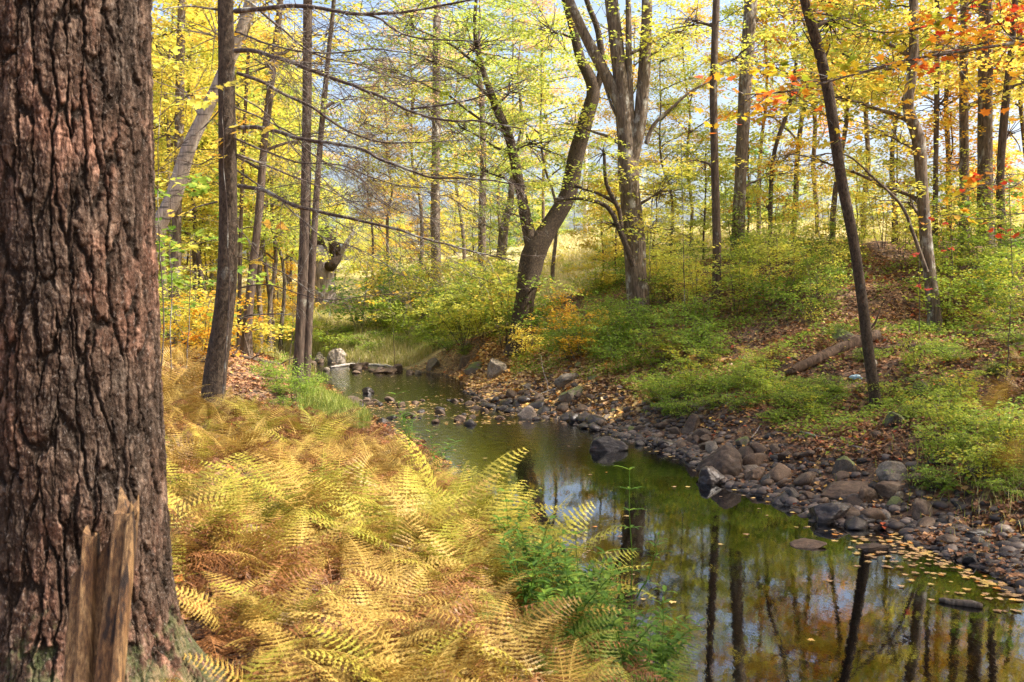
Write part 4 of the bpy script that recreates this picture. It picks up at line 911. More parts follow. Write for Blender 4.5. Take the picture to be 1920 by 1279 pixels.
def cobble(x, y, s, k, where):
    z = max(float(sampz(x, y)), -.03)
    o = obj('cobble', CBM[k], None, (x, y, z + s * .13), (rng.uniform(-.3, .3), rng.uniform(-.3, .3), rng.uniform(0, 6.28)), s)
    tag(o, f'{CBL[k]} rounded cobble {where}', 'cobble', f'{CBL[k]} cobbles {where}')
while n < 205:
    i = rng.integers(0, len(RSd)); a = RSd[i]
    if not 10.2 < a[1] < 23.5: continue
    d = abs(rng.normal(0, .62)) - .12; x, y = a[0] + d * rng.uniform(.6, 1.1), a[1] + d * rng.uniform(0, .8)
    if 12 < y < 16 : x += rng.uniform(0, .5)
    dd = float(np.sqrt(((SHORE - [x, y]) ** 2).sum(1)).min()); wet = (dd < .18 or inside(np.array([x]), np.array([y]))[0])
    k = int(rng.choice([3, 6])) if wet else int(rng.choice([0, 1, 2, 4, 5, 7], p=[.25, .25, .22, .18, .06, .04]))
    cobble(x, y, float(np.clip(rng.lognormal(-1.55, .38), .11, .5)), k, 'on the stony right shore'); n += 1
for _ in range(52):
    y = rng.uniform(19.3, 24.0); x0 = np.interp(y, [p_[1] for p_ in LS], [p_[0] for p_ in LS]); x1 = np.interp(y, [p_[1] for p_ in RS], [p_[0] for p_ in RS])
    cobble(rng.uniform(x0, x1), y, rng.uniform(.12, .34), int(rng.choice([0, 1, 3, 6])), 'in the riffle between the pools')
for _ in range(40):
    y = rng.uniform(32, 42); x0 = np.interp(y, [p_[1] for p_ in LS], [p_[0] for p_ in LS]); x1 = np.interp(y, [p_[1] for p_ in RS], [p_[0] for p_ in RS])
    cobble(rng.uniform(x0, x1), y, rng.uniform(.2, .6), int(rng.choice([0, 1, 2, 5])), 'in the far upstream shallows')

# rubble between the cobbles
GV, GT = icos(2); GV = GV * (1 + .16 * fbm(GV * 1.5, 2, 2))[:, None] * [.5, .42, .28]
k = 7000; i = rng.integers(0, len(RSd), k * 3); A_ = RSd[i]; A_ = A_[(A_[:, 1] > 8) & (A_[:, 1] < 26)][:k]; k = len(A_)
dn = np.abs(rng.normal(0, .55, k)); X_ = A_[:, 0] + dn - .15 + rng.normal(0, .12, k); Y_ = A_[:, 1] + rng.normal(0, .2, k) + dn * .5; Z_ = np.maximum(sampz(X_, Y_), -.06)
t = rng.uniform(0, 6.28, k); o1 = np.stack([np.cos(t), np.sin(t), rng.normal(0, .2, k)], 1); o1 /= np.linalg.norm(o1, axis=1)[:, None]; o2 = np.cross(np.tile([0, 0, 1.], (k, 1)), o1); o2 /= np.linalg.norm(o2, axis=1)[:, None]; o3 = np.cross(o1, o2)
V, Q, T, tn = stamp(GV, None, GT, np.stack([X_, Y_, Z_ + .006], 1), o1, o2, o3, np.clip(rng.lognormal(-2.45, .45, k), .04, .2), rng.uniform(0, 1, k))
m, N, L = newmat('shore_rubble'); a = N.new('ShaderNodeAttribute'); a.attribute_name = 'tone'; r_ = ramp(N, [(0, (.022, .016, .013)), (.5, (.075, .052, .040)), (1, (.20, .15, .12))]); L.new(a.outputs['Fac'], r_.inputs[0])
nz = noise(N, L, mapping(N, L, (1, 1, 1)), 45, 4, .7); rz_ = ramp(N, [(.35, (.6, .6, .6)), (.65, (1.2, 1.2, 1.2))]); L.new(nz.outputs[0], rz_.inputs[0])
p = N.new('ShaderNodeBsdfPrincipled'); p.inputs['Roughness'].default_value = .6; L.new(mix(N, L, 1.0, r_.outputs[0], rz_.outputs[0], 'MULTIPLY'), p.inputs['Base Color']); o = N.new('ShaderNodeOutputMaterial'); L.new(p.outputs[0], o.inputs[0])
tag(obj('shore_rubble', mesh_np('shore_rubble', V, None, T, m, tn, smooth=True)), 'dark brown pebble rubble packed between the shore cobbles', 'gravel', kind='stuff')

# ---------------------------------------------------------------- fallen leaves
rng = np.random.default_rng(41)
def litter(name, n, region, size, mat, lift=.012, tilt=.35, kindlab=None, tone=(.45, .25)):
    x, y = region(n); z = sampz(x, y); keep = np.ones(len(x), bool)
    if name == 'leaf_litter':
        keep = z > .0
        if size == .062: dd = pdist(x, y, RSd); keep &= (dd > 1.3) | (rng.uniform(0, 1, len(x)) < .22 + .78 * sstep(.4, 1.6, dd)) | (y < 10.2)
    x, y, z = x[keep], y[keep], z[keep]
    if name == 'floating_leaves': z = np.full(len(x), .004)
    n = len(x); X, Yd, Z = frames(n, tilt, rng); cl = .22 * fbm(np.stack([x * 1.3, y * 1.3, x * 0], -1), 3, 19)
    if name == 'floating_leaves': Yd[:, 2] *= .05; Z = np.tile([0, 0, 1.], (n, 1)); Yd /= np.linalg.norm(Yd, axis=1)[:, None]; X = np.cross(Yd, Z)
    pos = np.stack([x, y, z + rng.uniform(0, lift, n)], 1)
    V, Q, T, tn = stamp(MAPLE_V[:, :] * [1.2, 1.2, 1.6 if name == 'leaf_litter' else .3], None, MAPLE_T, pos, X, Yd, Z, size * rng.uniform(.6, 1.3, n), np.clip(cl + rng.normal(tone[0], tone[1], n), 0, 1)) if n < 30000 else \
        stamp(LEAF_V * [1.5, 1, 1.6], LEAF_Q, None, pos, X, Yd, Z, size * rng.uniform(.6, 1.3, n), np.clip(cl + rng.normal(tone[0], tone[1], n), 0, 1))
    tag(obj(name, mesh_np(name, V, Q, T, mat, tn)), kindlab, 'fallen leaves', kind='stuff')
def reg_bank(n):
    y = 7.5 + 27 * rng.uniform(0, 1, n) ** 1.25; x1 = np.interp(y, [p_[1] for p_ in RS], [p_[0] for p_ in RS]); d = rng.uniform(0, 1, n) ** 1.15 * 11
    x = x1 + d - .1; k = rng.uniform(0, 1, n) < .55 + .45 * sstep(-.2, .3, fbm(np.stack([x * .8, y * .8, x * 0], -1), 3, 6)); return x[k], y[k]
litter('leaf_litter', 140000, reg_bank, .062, LIT, lift=.05, kindlab='brown and tan fallen leaves covering the right bank')
def reg_left(n):
    x = rng.uniform(-9, .9, n); y = rng.uniform(3.5, 30, n); return x, y
litter('leaf_litter', 45000, reg_left, .075, LIT, lift=.05, kindlab='brown fallen leaves beneath the ferns on the left bank')
def reg_shore(n):
    y = rng.uniform(18.5, 31, n); x1 = np.interp(y, [p_[1] for p_ in RS], [p_[0] for p_ in RS]); return x1 + rng.uniform(-.3, 3.2, n), y
litter('leaf_litter', 24000, reg_shore, .085, FLO, lift=.05, kindlab='pale orange fallen leaves thick on the far leafy shore')
def reg_float(n):
    q = []
    def nearshore(m_, y0, y1, w, side):
        y = rng.uniform(y0, y1, m_); S = RS if side > 0 else LS; x = np.interp(y, [p_[1] for p_ in S], [p_[0] for p_ in S]) - side * np.abs(rng.normal(0, w, m_)); q.append(np.stack([x, y], 1))
    nearshore(300, 7.5, 10.6, .4, 1); nearshore(90, 10.5, 20, .2, 1); nearshore(200, 8, 30, .3, -1)
    y = rng.uniform(19.3, 23.6, 1600); x0 = np.interp(y, [p_[1] for p_ in LS], [p_[0] for p_ in LS]); x1 = np.interp(y, [p_[1] for p_ in RS], [p_[0] for p_ in RS]); q.append(np.stack([x0 + (x1 - x0) * rng.uniform(0, 1, 1600), y], 1)[:1200])
    y = rng.uniform(23.6, 38, 500); x0 = np.interp(y, [p_[1] for p_ in LS], [p_[0] for p_ in LS]); x1 = np.interp(y, [p_[1] for p_ in RS], [p_[0] for p_ in RS]); q.append(np.stack([x0 + (x1 - x0) * rng.uniform(0, 1, 500), y], 1))
    y = rng.uniform(5.5, 19, 60); x0 = np.interp(y, [p_[1] for p_ in LS], [p_[0] for p_ in LS]); x1 = np.interp(y, [p_[1] for p_ in RS], [p_[0] for p_ in RS]); q.append(np.stack([x0 + (x1 - x0) * rng.uniform(0, 1, 60), y], 1))
    for px, py, s_, m_ in ((1535, 1022, .12, 18), (1560, 1022, .2, 14), (1650, 1032, .2, 26), (1730, 1010, .3, 50), (1850, 1050, .4, 40)):
        g = at(px, py, 1.0) - [0, 0, CAMZ]; t = -CAMZ / g[2]; q.append(rng.normal([g[0] * t, g[1] * t], [s_, s_ * .8], (m_, 2)))
    q = np.vstack(q); q = q[(fbm(np.stack([q[:, 0] * 2.6, q[:, 1] * 2.0, q[:, 0] * 0], -1), 3, 88) + rng.normal(0, .22, len(q))) > -.08]; z = sampz(q[:, 0], q[:, 1]); q = q[z < .01]; return q[:, 0], q[:, 1]
litter('floating_leaves', 0, reg_float, .052, FLO, kindlab='yellow and tan leaves drifted on the stream surface', tone=(.55, .28))

# ---------------------------------------------------------------- ferns
def frond(rng, brown=False, pinn=19, simple=False):
    """one arching twice-cut frond of length ~1, growing toward +Y; returns V,Q,tones"""
    V = []; Q = []; tn = []
    a0 = rng.uniform(.12, .5); a1 = rng.uniform(1.2, 2.0) if not brown else rng.uniform(1.7, 2.6)
    ts = np.linspace(0, 1, 26); ang = a0 + (a1 - a0) * ts ** 1.3; ds = 1 / 25.
    py_ = np.concatenate([[0], np.cumsum(np.sin(ang[:-1]) * ds)]); pz = np.concatenate([[0], np.cumsum(np.cos(ang[:-1]) * ds)])
    side_w = rng.normal(0, .16) * ts ** 2; roll = rng.normal(0, .45)
    C_ = np.stack([side_w, py_, pz], 1)
    def cen(t): return np.array([np.interp(t, ts, C_[:, k]) for k in range(3)])
    def tan(t): a = np.interp(t, ts, ang); return np.array([0, math.sin(a), math.cos(a)])
    def quad(p0, p1, p2, p3, tone): n = len(V); V.extend([p0, p1, p2, p3]); Q.append([n, n + 1, n + 2, n + 3]); tn.append(tone)
    for k in range(0, 24, 2):                            # rachis
        c0, c1 = C_[k], C_[k + 2 if k + 2 < 26 else 25]; w = .006 * (1 - .7 * k / 25)
        quad(c0 + [w, 0, 0], c0 - [w, 0, 0], c1 - [w, 0, 0], c1 + [w, 0, 0], .9)
    base = rng.uniform(.2, .8)
    for i in range(pinn):
        t = .16 + .84 * (i / (pinn)) ** .9; prof = (min(1, (t - .08) / .22)) * (1 - ((t - .16) / .86) ** 1.6) ; l = .25 * prof + .012
        c = cen(t); T_ = tan(t); Nn = np.cross([1., 0, 0], T_)   # leaf normal
        for sgn in (-1, 1):
            if brown and rng.uniform() < .12: continue
            dirv = np.array([sgn * 1.0, 0, 0]) * math.cos(.32) + T_ * math.sin(.32 + rng.normal(0, .08))
            cr, sr = math.cos(roll * t * sgn), math.sin(roll * t); dirv = dirv * cr + Nn * sr * sgn; dirv = dirv + Nn * (-.22 + rng.normal(0, .08 if not brown else .35)) * -1 * .3 + np.array([0, 0, -.18 if not brown else -.5]); dirv /= np.linalg.norm(dirv)
            side = np.cross(dirv, Nn); side /= np.linalg.norm(side) + 1e-9
            tone = np.clip(base + rng.normal(0, .18), 0, 1)
            m_ = max(2, int(7 * l / .25)) if not simple else 0
            if simple:
                w = l * .16; quad(c, c + dirv * l * .4 + side * w, c + dirv * l, c + dirv * l * .4 - side * w, tone); continue
            for j in range(m_):
                f = (j + .3) / m_; p = c + dirv * l * f + np.array([0, 0, -.22]) * l * f * f + T_ * l * .14 * f * f; pl = .0165 * (l / .25) ** .4 * (1 - f) ** .55 + .004; pw = l / m_ * .62
                for s2 in (-1, 1):
                    d2 = side * s2 * .85 + dirv * .45 + (rng.normal(0, .5, 3) if brown else rng.normal(0, .12, 3)); d2 /= np.linalg.norm(d2)
                    quad(p - dirv * pw * .6, p + d2 * pl * .55 - dirv * pw * .5, p + d2 * pl, p + d2 * pl * .5 + dirv * pw * .8, tone)
            e = c + dirv * l; w = .004; quad(c + side * w, e, e - side * .001, c - side * w, .85)
    return np.array(V), np.array(Q), np.array(tn)
def fern_mesh(seed, mat, brown=False, nf=6, simple=False, spread=1.0):
    rng = np.random.default_rng(seed); g = Geo(); a0 = rng.uniform(0, 6.28)
    for k in range(nf):
        V, Q, tn = frond(rng, brown, simple=simple); s = rng.uniform(.5, .88); a = a0 + k * 2 * math.pi / nf + rng.normal(0, .35); c, s_ = math.cos(a), math.sin(a)
        off = rng.normal(0, .06, 2); V = V * s; V = np.stack([V[:, 0] * c - V[:, 1] * s_ + off[0], V[:, 0] * s_ + V[:, 1] * c + off[1], V[:, 2]], 1)
        g.V.append(V); g.Q.append(Q + g.n); g.qa.append(tn); g.n += len(V)
    return g.mesh('fern', mat)
FM = {'yellow-green': [fern_mesh(s, FYG, nf=5) for s in range(6)], 'straw-coloured': [fern_mesh(10 + s, FST, nf=5) for s in range(6)],
      'rusty brown': [fern_mesh(20 + s, FBR, True, nf=7) for s in range(4)], 'green': [fern_mesh(30 + s, FGR, nf=5) for s in range(2)]}
rng = np.random.default_rng(52)
def fern(x, y, col, s, where, label=None, zs=1.0):
    if col == 'rusty brown': s *= .8
    o = obj('fern', FM[col][rng.integers(len(FM[col]))], None, (x, y, float(sampz(x, y)) - .02), (rng.normal(0, .08), rng.normal(0, .08), rng.uniform(0, 6.28)), (s, s, s * zs))
    tag(o, label or f'{col} fern clump {where}', 'fern', None if label else f'{col} ferns {where}'); return o
lsx = lambda y: float(np.interp(y, [p_[1] for p_ in LS], [p_[0] for p_ in LS]))
n = 0; fs = []
while n < 222:
    y = 3.3 + 11.2 * rng.uniform() ** 1.35; lo = (250 - 960) / F * y; x = rng.uniform(lo - .3, lsx(y) - .1)
    if (x + 1.665) ** 2 + (y - 3.72) ** 2 < .55 ** 2 or (x + 3.45) ** 2 + (y - 11.7) ** 2 < .5: continue
    if y < 4.2 and x < -.9: pass
    if y > 12 and x > -2.9: continue
    if y < 7 and x > lsx(y) - .42: continue
    if any((x - a) ** 2 + (y - b) ** 2 < (.19 if y < 8 else .26) ** 2 for a, b in fs): continue
    v = float(fbm(np.array([[x * .9, y * .6, 0]]), 2, 77)[0]); px = 960 + x / y * F
    pr = [.20, .38, .42, 0]
    if v > .25: pr = [.08, .22, .70, 0]
    if v < -.25: pr = [.34, .42, .24, 0]
    if 820 < px < 1150 and 5.5 < y < 9.5: pr = [.85, .1, .05, 0]
    if 560 < px < 800 and 7.5 < y < 11.5: pr = [.05, .15, .80, 0]
    if px > 1000 and y < 5.6: pr = [.38, .2, .1, .32]
    col = rng.choice(['yellow-green', 'straw-coloured', 'rusty brown', 'green'], p=pr)
    zn = 'in the near fern bed' if y < 6.5 else ('in the middle of the fern bed' if y < 9.5 else 'by the hemlock trunk')
    fern(x, y, col, rng.uniform(.75, 1.1) * (.72 if y < 4.8 else (.88 if y < 6.2 else 1)) * (1 - .38 * sstep(7, 9.5, y)) * (1.25 if px > 800 and y > 7 else 1) * (.8 if col == 'rusty brown' else 1), zn, zs=rng.uniform(.75, 1.0)); fs.append((x, y)); n += 1
for px, py, Y, s, lab in ((915, 0, 7.6, 1.35, 'tall bright yellow-green fern standing above the others at the water edge'), (1010, 0, 6.9, 1.25, 'large yellow-green fern arching over the pool'), (830, 0, 8.6, 1.2, 'upright yellow-green fern above the brown ferns, near the riffle')):
    fern((px - 960) / F * Y, Y, 'yellow-green', s, '', lab)
for px, Y, s in ((850, 8.2, 1.1), (890, 8.0, 1.2), (930, 7.4, 1.15), (960, 7.0, 1.2), (985, 6.6, 1.1), (870, 7.2, 1.0), (925, 6.6, 1.0), (1030, 6.2, 1.05), (1000, 6.0, .95), (950, 6.1, .9), (900, 6.0, .9), (820, 7.6, .95)):
    fern((px - 960) / F * Y, Y, 'yellow-green', s, 'in the tall stand nearest the pool')
for px, Y in ((1110, 4.6), (1150, 5.1), (1060, 5.4), (1120, 4.2), (1180, 4.7), (1030, 4.3), (1000, 4.6)):
    fern((px - 960) / F * Y, Y, 'green', .72, 'at the lower right brink')
for px, py in ((1890, 760), (1860, 790), (1915, 700), (1880, 700), (1540, 660), (1450, 680), (1480, 650), (1420, 700), (1250, 660), (1895, 900)):
    g = ground_at(px, py, lo=6)
    fern(g[0], g[1], rng.choice(['straw-coloured', 'rusty brown']), .9, 'on the right bank slope')
for k in range(40):
    px = rng.uniform(290, 700); Y = rng.uniform(8.6, 11.4); x = (px - 960) / F * Y
    if x < lsx(Y) - .3: fern(x, Y, rng.choice(['straw-coloured', 'yellow-green', 'rusty brown'], p=[.4, .25, .35]), rng.uniform(.55, .85), 'just in front of the hemlock trunk')
def fern_mat(name, col, count, s0, s1, mat, lab, cat, ylo=3.4, yr=10):
    SV = []; V_ = []; Q_ = []; A_ = []; nv = 0           # clumps past counting, filling in under and between the others
    for me in FM[col]:
        v = np.zeros(len(me.vertices) * 3, np.float32); me.vertices.foreach_get('co', v); q = np.zeros(len(me.loops), np.int32); me.loops.foreach_get('vertex_index', q); a = np.zeros(len(me.polygons), np.float32); me.attributes['tone'].data.foreach_get('value', a); SV.append((v.reshape(-1, 3), q.reshape(-1, 4), a))
    for k in range(count):
        Y = ylo + yr * rng.uniform() ** 1.2; x = rng.uniform((270 - 960) / F * Y, lsx(Y) - .3)
        if (x + 1.665) ** 2 + (Y - 3.72) ** 2 < .6 ** 2 or (x + 3.45) ** 2 + (Y - 11.7) ** 2 < .4: continue
        v, q, a = SV[k % len(SV)]; t = rng.uniform(0, 6.28); s = rng.uniform(s0, s1); c, s_ = math.cos(t), math.sin(t)
        V_.append(np.stack([(v[:, 0] * c - v[:, 1] * s_) * s + x, (v[:, 0] * s_ + v[:, 1] * c) * s + Y, v[:, 2] * s * .85 + float(sampz(x, Y)) - .03], 1)); Q_.append(q + nv); A_.append(a); nv += len(v)
    tag(obj(name, mesh_np(name, np.vstack(V_), np.vstack(Q_), None, mat, np.clip(np.concatenate(A_) + np.repeat(rng.normal(0, .15, len(Q_)), [len(z) for z in Q_]), 0, 1))), lab, cat, kind='stuff')
fern_mat('dead_fern_mat', 'rusty brown', 130, .55, .8, FBR, 'matted rusty dead fronds filling in under the fern clumps', 'dead ferns')
fern_mat('fern_undergrowth', 'straw-coloured', 190, .5, .85, FST, 'dense smaller golden fronds packed between the fern clumps', 'ferns', 3.8, 8)
for px, Y in ((300, 17), (330, 15), (310, 14), (345, 18), (290, 15.5), (360, 16), (320, 19), (295, 18), (300, 12.4), (330, 13), (355, 13.8), (310, 12.2), (340, 14.8), (300, 14.4)):
    fern((px - 960) / F * Y, Y, 'straw-coloured', 1.2, 'behind the pine trunk')

# ---------------------------------------------------------------- shrubs on the banks
def shrub_mesh(seed, leafmat, h=1.3, r=.95, nst=7, sprays=8, per=20, size=.088, tone=.5, spr=.26):
    rng = np.random.default_rng(seed); wood = Geo(); S = []
    for k in range(nst):
        a = rng.uniform(0, 6.28); q = r * rng.uniform(.2, 1); e = np.array([math.cos(a) * q, math.sin(a) * q, h * rng.uniform(.5, 1)])
        P = limb(wood, np.array([e[0] * .12, e[1] * .12, -.05]), e, .010, .003, rng, sag=.05, sides=4, n=8)
        for j in range(sprays):
            b = P[rng.integers(2, 8)]; t = b + rng.normal(0, 1, 3) * [.28, .28, .12] * r; limb(wood, b, t, .004, .002, rng, sides=3, n=3); S.append(t)
    S = np.array(S); V, Q, T, tn = foliage(S, rng.uniform(.6, 1.3, len(S)) * spr * r / .8, per, size, rng, tilt=.35, thick=.15, tonebase=tone, tonevar=.2)
    return wood.mesh('stems', B_TWIG, True), mesh_np('foliage', V, Q, T, leafmat, tn)
SHM = {'bright yellow-green': [shrub_mesh(60 + i, SHR, tone=.74) for i in range(4)], 'mid-green': [shrub_mesh(70 + i, SHR, tone=.35) for i in range(3)],
       'deep green': [shrub_mesh(80 + i, GRN, tone=.5, h=1.6, r=1.0) for i in range(2)], 'yellow-tinged': [shrub_mesh(90 + i, YGR, tone=.75, h=1.8, r=1.0) for i in range(2)], 'low': [shrub_mesh(95 + i, SHR, h=.55, r=.7, nst=12, sprays=7, size=.055, tone=.5, spr=.2) for i in range(3)],
       'amber': [shrub_mesh(110, ORG, tone=.15, h=1.4), shrub_mesh(111, YEL, tone=.5, h=1.2)]}
rng = np.random.default_rng(66)
def shrub(x, y, col, s, where, label=None, cat='shrub'):
    w, l = SHM[col][rng.integers(len(SHM[col]))]; r = empty('shrub', (x, y, float(sampz(x, y)))); r.rotation_euler = (0, 0, rng.uniform(0, 6.28)); r.scale = (s, s, s * rng.uniform(.8, 1.1))
    obj('stems', w, r); obj('foliage', l, r); tag(r, label or f'{col} leafy shrub {where}', cat, None if label else f'{col} shrubs {where}')
def scatter_px(n, x0, x1, y0, y1, cols, s0, s1, where, md=.5, lo=7):
    k = 0; t = 0; got = []
    while k < n and t < n * 20:
        t += 1; g = ground_at(rng.uniform(x0, x1), rng.uniform(y0, y1), lo=lo)
        if g is None or g[2] < .12 or (abs(960 + g[0] / g[1] * F - 1097) < 22 and g[1] > 26) or any((g[0] - a) ** 2 + (g[1] - b) ** 2 < md * md for a, b in got): continue
        shrub(g[0], g[1], rng.choice(cols), rng.uniform(s0, s1), where); got.append((g[0], g[1])); k += 1
SHM['tall airy'] = [shrub_mesh(120 + i, SHR, h=2.3, r=.9, nst=5, sprays=10, per=16, size=.085, tone=.75, spr=.26) for i in range(3)]
SHM['tall airy golden'] = [shrub_mesh(130, YGR, h=2.5, r=.9, nst=4, sprays=10, per=16, size=.085, tone=.7, spr=.26)]
BYG, MG, DG, YT, LW, AM = 'bright yellow-green', 'mid-green', 'deep green', 'yellow-tinged', 'low', 'amber'
scatter_px(34, 1040, 1600, 470, 600, [BYG, BYG, MG, MG, DG, YT], .55, .9, 'on the upper right bank', .8)
scatter_px(13, 1130, 1380, 600, 700, [BYG, MG, MG], .55, .8, 'on the middle of the right bank', .7)
scatter_px(22, 1230, 1560, 730, 790, [LW, LW, LW, BYG], .42, .65, 'just above the stony shore', .45)
scatter_px(14, 1740, 1930, 490, 610, [BYG, BYG, MG], .6, .95, 'on the ridge at the right', .8)
scatter_px(15, 1560, 1920, 620, 790, [LW, LW, BYG], .38, .6, 'on the leafy slope at the right', .7)
scatter_px(12, 1760, 1920, 800, 930, [LW, BYG], .35, .5, 'low at the right shore', .35)
scatter_px(14, 990, 1150, 600, 680, [MG, LW, AM], .7, 1.0, 'beside the foot of the forked tree', .6)
scatter_px(20, 675, 970, 560, 640, [BYG, MG, DG, BYG, YT], 1.1, 1.9, 'on the far bank of the bend', 1.0)
scatter_px(18, 600, 900, 622, 668, [LW, LW, BYG], .6, 1.0, 'low on the far bank of the bend', .8)
scatter_px(10, 820, 960, 590, 650, [BYG, YT], 1.0, 1.6, 'left of the forked tree', .9)
scatter_px(10, 450, 560, 595, 660, [YT, AM, BYG], .8, 1.2, 'behind the twin-stemmed tree', .9)
scatter_px(12, 290, 400, 590, 680, [YT, MG, AM], .9, 1.4, 'behind the leaning birch', .8)
scatter_px(7, 500, 640, 690, 770, [LW, MG], .3, .45, 'at the foot of the twin-stemmed tree', .4)
scatter_px(24, 1040, 1920, 440, 520, ['tall airy', 'tall airy', 'tall airy golden'], .7, 1.15, 'along the crest of the right bank', 1.0)
scatter_px(9, 1080, 1600, 520, 640, ['tall airy', 'tall airy golden'], .55, .85, 'partway down the right bank', 1.0)
# bushes that close the view under the trees round the field edge
for k in range(8):
    px = rng.uniform(1040, 1920); Y = rng.uniform(30, 36); shrub((px - 960) / F * Y, Y, rng.choice([BYG, YT, MG]), rng.uniform(.5, .8), 'along the near edge of the meadow')
# low herbs hugging the right bank
def herbs(name, n, region, size, mat, h, lab, tone):
    x, y = region(n); z = sampz(x, y); k = z > .08; x, y, z = x[k], y[k], z[k]; n = len(x); X, Yd, Z = frames(n, .4, rng)
    pos = np.stack([x, y, z + rng.uniform(.02, h, n)], 1); V, Q, T, tn = stamp(LEAF_V, LEAF_Q, None, pos, X, Yd, Z, size * rng.uniform(.6, 1.3, n), np.clip(rng.normal(tone, .2, n), 0, 1))
    tag(obj(name, mesh_np(name, V, Q, T, mat, tn)), lab, 'ground cover', kind='stuff')
def reg_herb(n):
    y = rng.uniform(9, 32, n); x1 = np.interp(y, [p_[1] for p_ in RS], [p_[0] for p_ in RS]); x = x1 + 1.2 + rng.uniform(0, 9, n); v = fbm(np.stack([x * 1.1, y * 1.1, x * 0], -1), 3, 15)
    k = rng.uniform(-.2, .5, n) < v - .05 + .25 * sstep(3.5, 1.5, x - x1 - .8); return x[k], y[k]
herbs('ground_cover', 90000, reg_herb, .06, SHR, .22, 'low green weeds growing through the leaves of the right bank', .5)

# ---------------------------------------------------------------- grass
def grass(name, x, y, h, w, mat, lab, tone=.5, lean=.6):
    n = len(x); z = sampz(x, y); k = z > .03; x, y, z, = x[k], y[k], z[k]; n = len(x); h = h * rng.uniform(.5, 1.2, n); a = rng.uniform(0, 6.28, n); l = rng.uniform(.1, 1, n) * lean * h * 1.4
    dx, dy = np.cos(a), np.sin(a); B = np.stack([x, y, z - .02], 1); W = np.stack([-dy, dx, 0 * dx], 1) * w; M_ = B + np.stack([dx * l * .35, dy * l * .35, h * .6], 1); T_ = B + np.stack([dx * l, dy * l, h], 1)
    V = np.stack([B - W, B + W, M_ + W * .7, M_ - W * .7, T_], 1).reshape(-1, 3); o_ = np.arange(n)[:, None] * 5
    Q = np.array([[0, 1, 2, 3]]) + o_; T = np.array([[3, 2, 4]]) + o_; tn = np.clip(rng.normal(tone, .22, n), 0, 1)
    tag(obj(name, mesh_np(name, V, Q, T, mat, np.concatenate([tn, tn]))), lab, 'grass', kind='stuff')
def pxs(n, x0, x1, Y0, Y1): Y = rng.uniform(Y0, Y1, n); return (rng.uniform(x0, x1, n) - 960) / F * Y, Y
x, y = pxs(52000, 560, 1000, 35, 50); k = fbm(np.stack([x * .7, y * .7, x * 0], -1), 3, 91) + rng.normal(0, .25, len(x)) > -.1; x, y = x[k], y[k]; grass('bank_grass', x, y, .36, .010, GRS, 'pale green grass on the far bank of the bend', .72, .8)
x, y = pxs(60000, 1000, 2000, 37, 66); grass('meadow_grass', x, y, .5, .018, MDW, 'sunlit straw-coloured meadow grass beyond the right ridge', .5)
x, y = pxs(9000, 560, 690, 15, 24); k = x < np.interp(y, [p_[1] for p_ in LS], [p_[0] for p_ in LS]); grass('bank_grass', x[k], y[k], .26, .006, GRS, 'green grass at the foot of the twin-stemmed tree', .25)
x, y = pxs(9000, 280, 620, 30, 44); grass('bank_grass', x, y, .45, .010, GRS, 'green and russet grass in the clearing behind the hemlock', .6)
g = ground_at(1850, 900, lo=6); x = rng.normal(g[0] + .5, .6, 1800); y = rng.normal(g[1], .9, 1800); grass('bank_grass', x, y, .17, .005, GRS, 'coarse yellowing grass low on the right bank', .6)

# ---------------------------------------------------------------- willow-herb stems by the pool
def herb_mesh(seed, h=1.0, nl=34, ll=.13, wd=.24, branch=4):
    rng = np.random.default_rng(seed); st = Geo(); pos = []; dirs = []
    def stem(A, d, L_, nl):
        n = 12; t = np.linspace(0, 1, n)[:, None]; P = A + d * t * L_ + np.cumsum(rng.normal(0, .006, (n, 3)), axis=0) + np.array([rng.normal(0, .06), rng.normal(0, .06), 0]) * t ** 2
        st.tube(P, np.linspace(.005, .002, n), 5)
        for k in range(nl):
            f = .12 + .88 * k / nl; a = k * 2.4; i = min(n - 1, int(f * n)); pos.append(P[i]); dirs.append((math.cos(a), math.sin(a), .35 - .55 * (1 - f)))
    stem(np.zeros(3), np.array([0, 0, 1.]), h, nl)
    for _ in range(branch): a = rng.uniform(0, 6.28); stem(np.array([0, 0, h * rng.uniform(.3, .6)]), np.array([math.cos(a) * .5, math.sin(a) * .5, .8]), h * .4, nl // 2)
    pos = np.array(pos); Yd = np.array(dirs); Yd /= np.linalg.norm(Yd, axis=1)[:, None]; X = np.cross(Yd, [0, 0, 1.]); X /= np.linalg.norm(X, axis=1)[:, None]; Z = np.cross(X, Yd)
    TV = np.array([[0, 0, 0], [-wd * .5, .25, .03], [0, .3, 0], [wd * .5, .25, .03], [-wd * .4, .65, 0], [0, .65, -.03], [wd * .4, .65, 0], [0, 1, -.16]])
    TQ = [[0, 3, 2, 1][::1], [1, 2, 5, 4], [2, 3, 6, 5]]; TT = [[4, 5, 7], [5, 6, 7]]
    V, Q, T, tn = stamp(TV, TQ, TT, pos, X, Yd, Z, ll * rng.uniform(.6, 1.2, len(pos)), np.clip(rng.normal(.45, .2, len(pos)), 0, 1))
    return st.mesh('stem', GRN, True), mesh_np('leaves', V, Q, T, GRN, tn)
HMS = [herb_mesh(1), herb_mesh(2, 1.15, 52, .09, .2, 1), herb_mesh(3, .8, 26, .14, branch=4), herb_mesh(4, .9, 40, .09, .4, 6)]
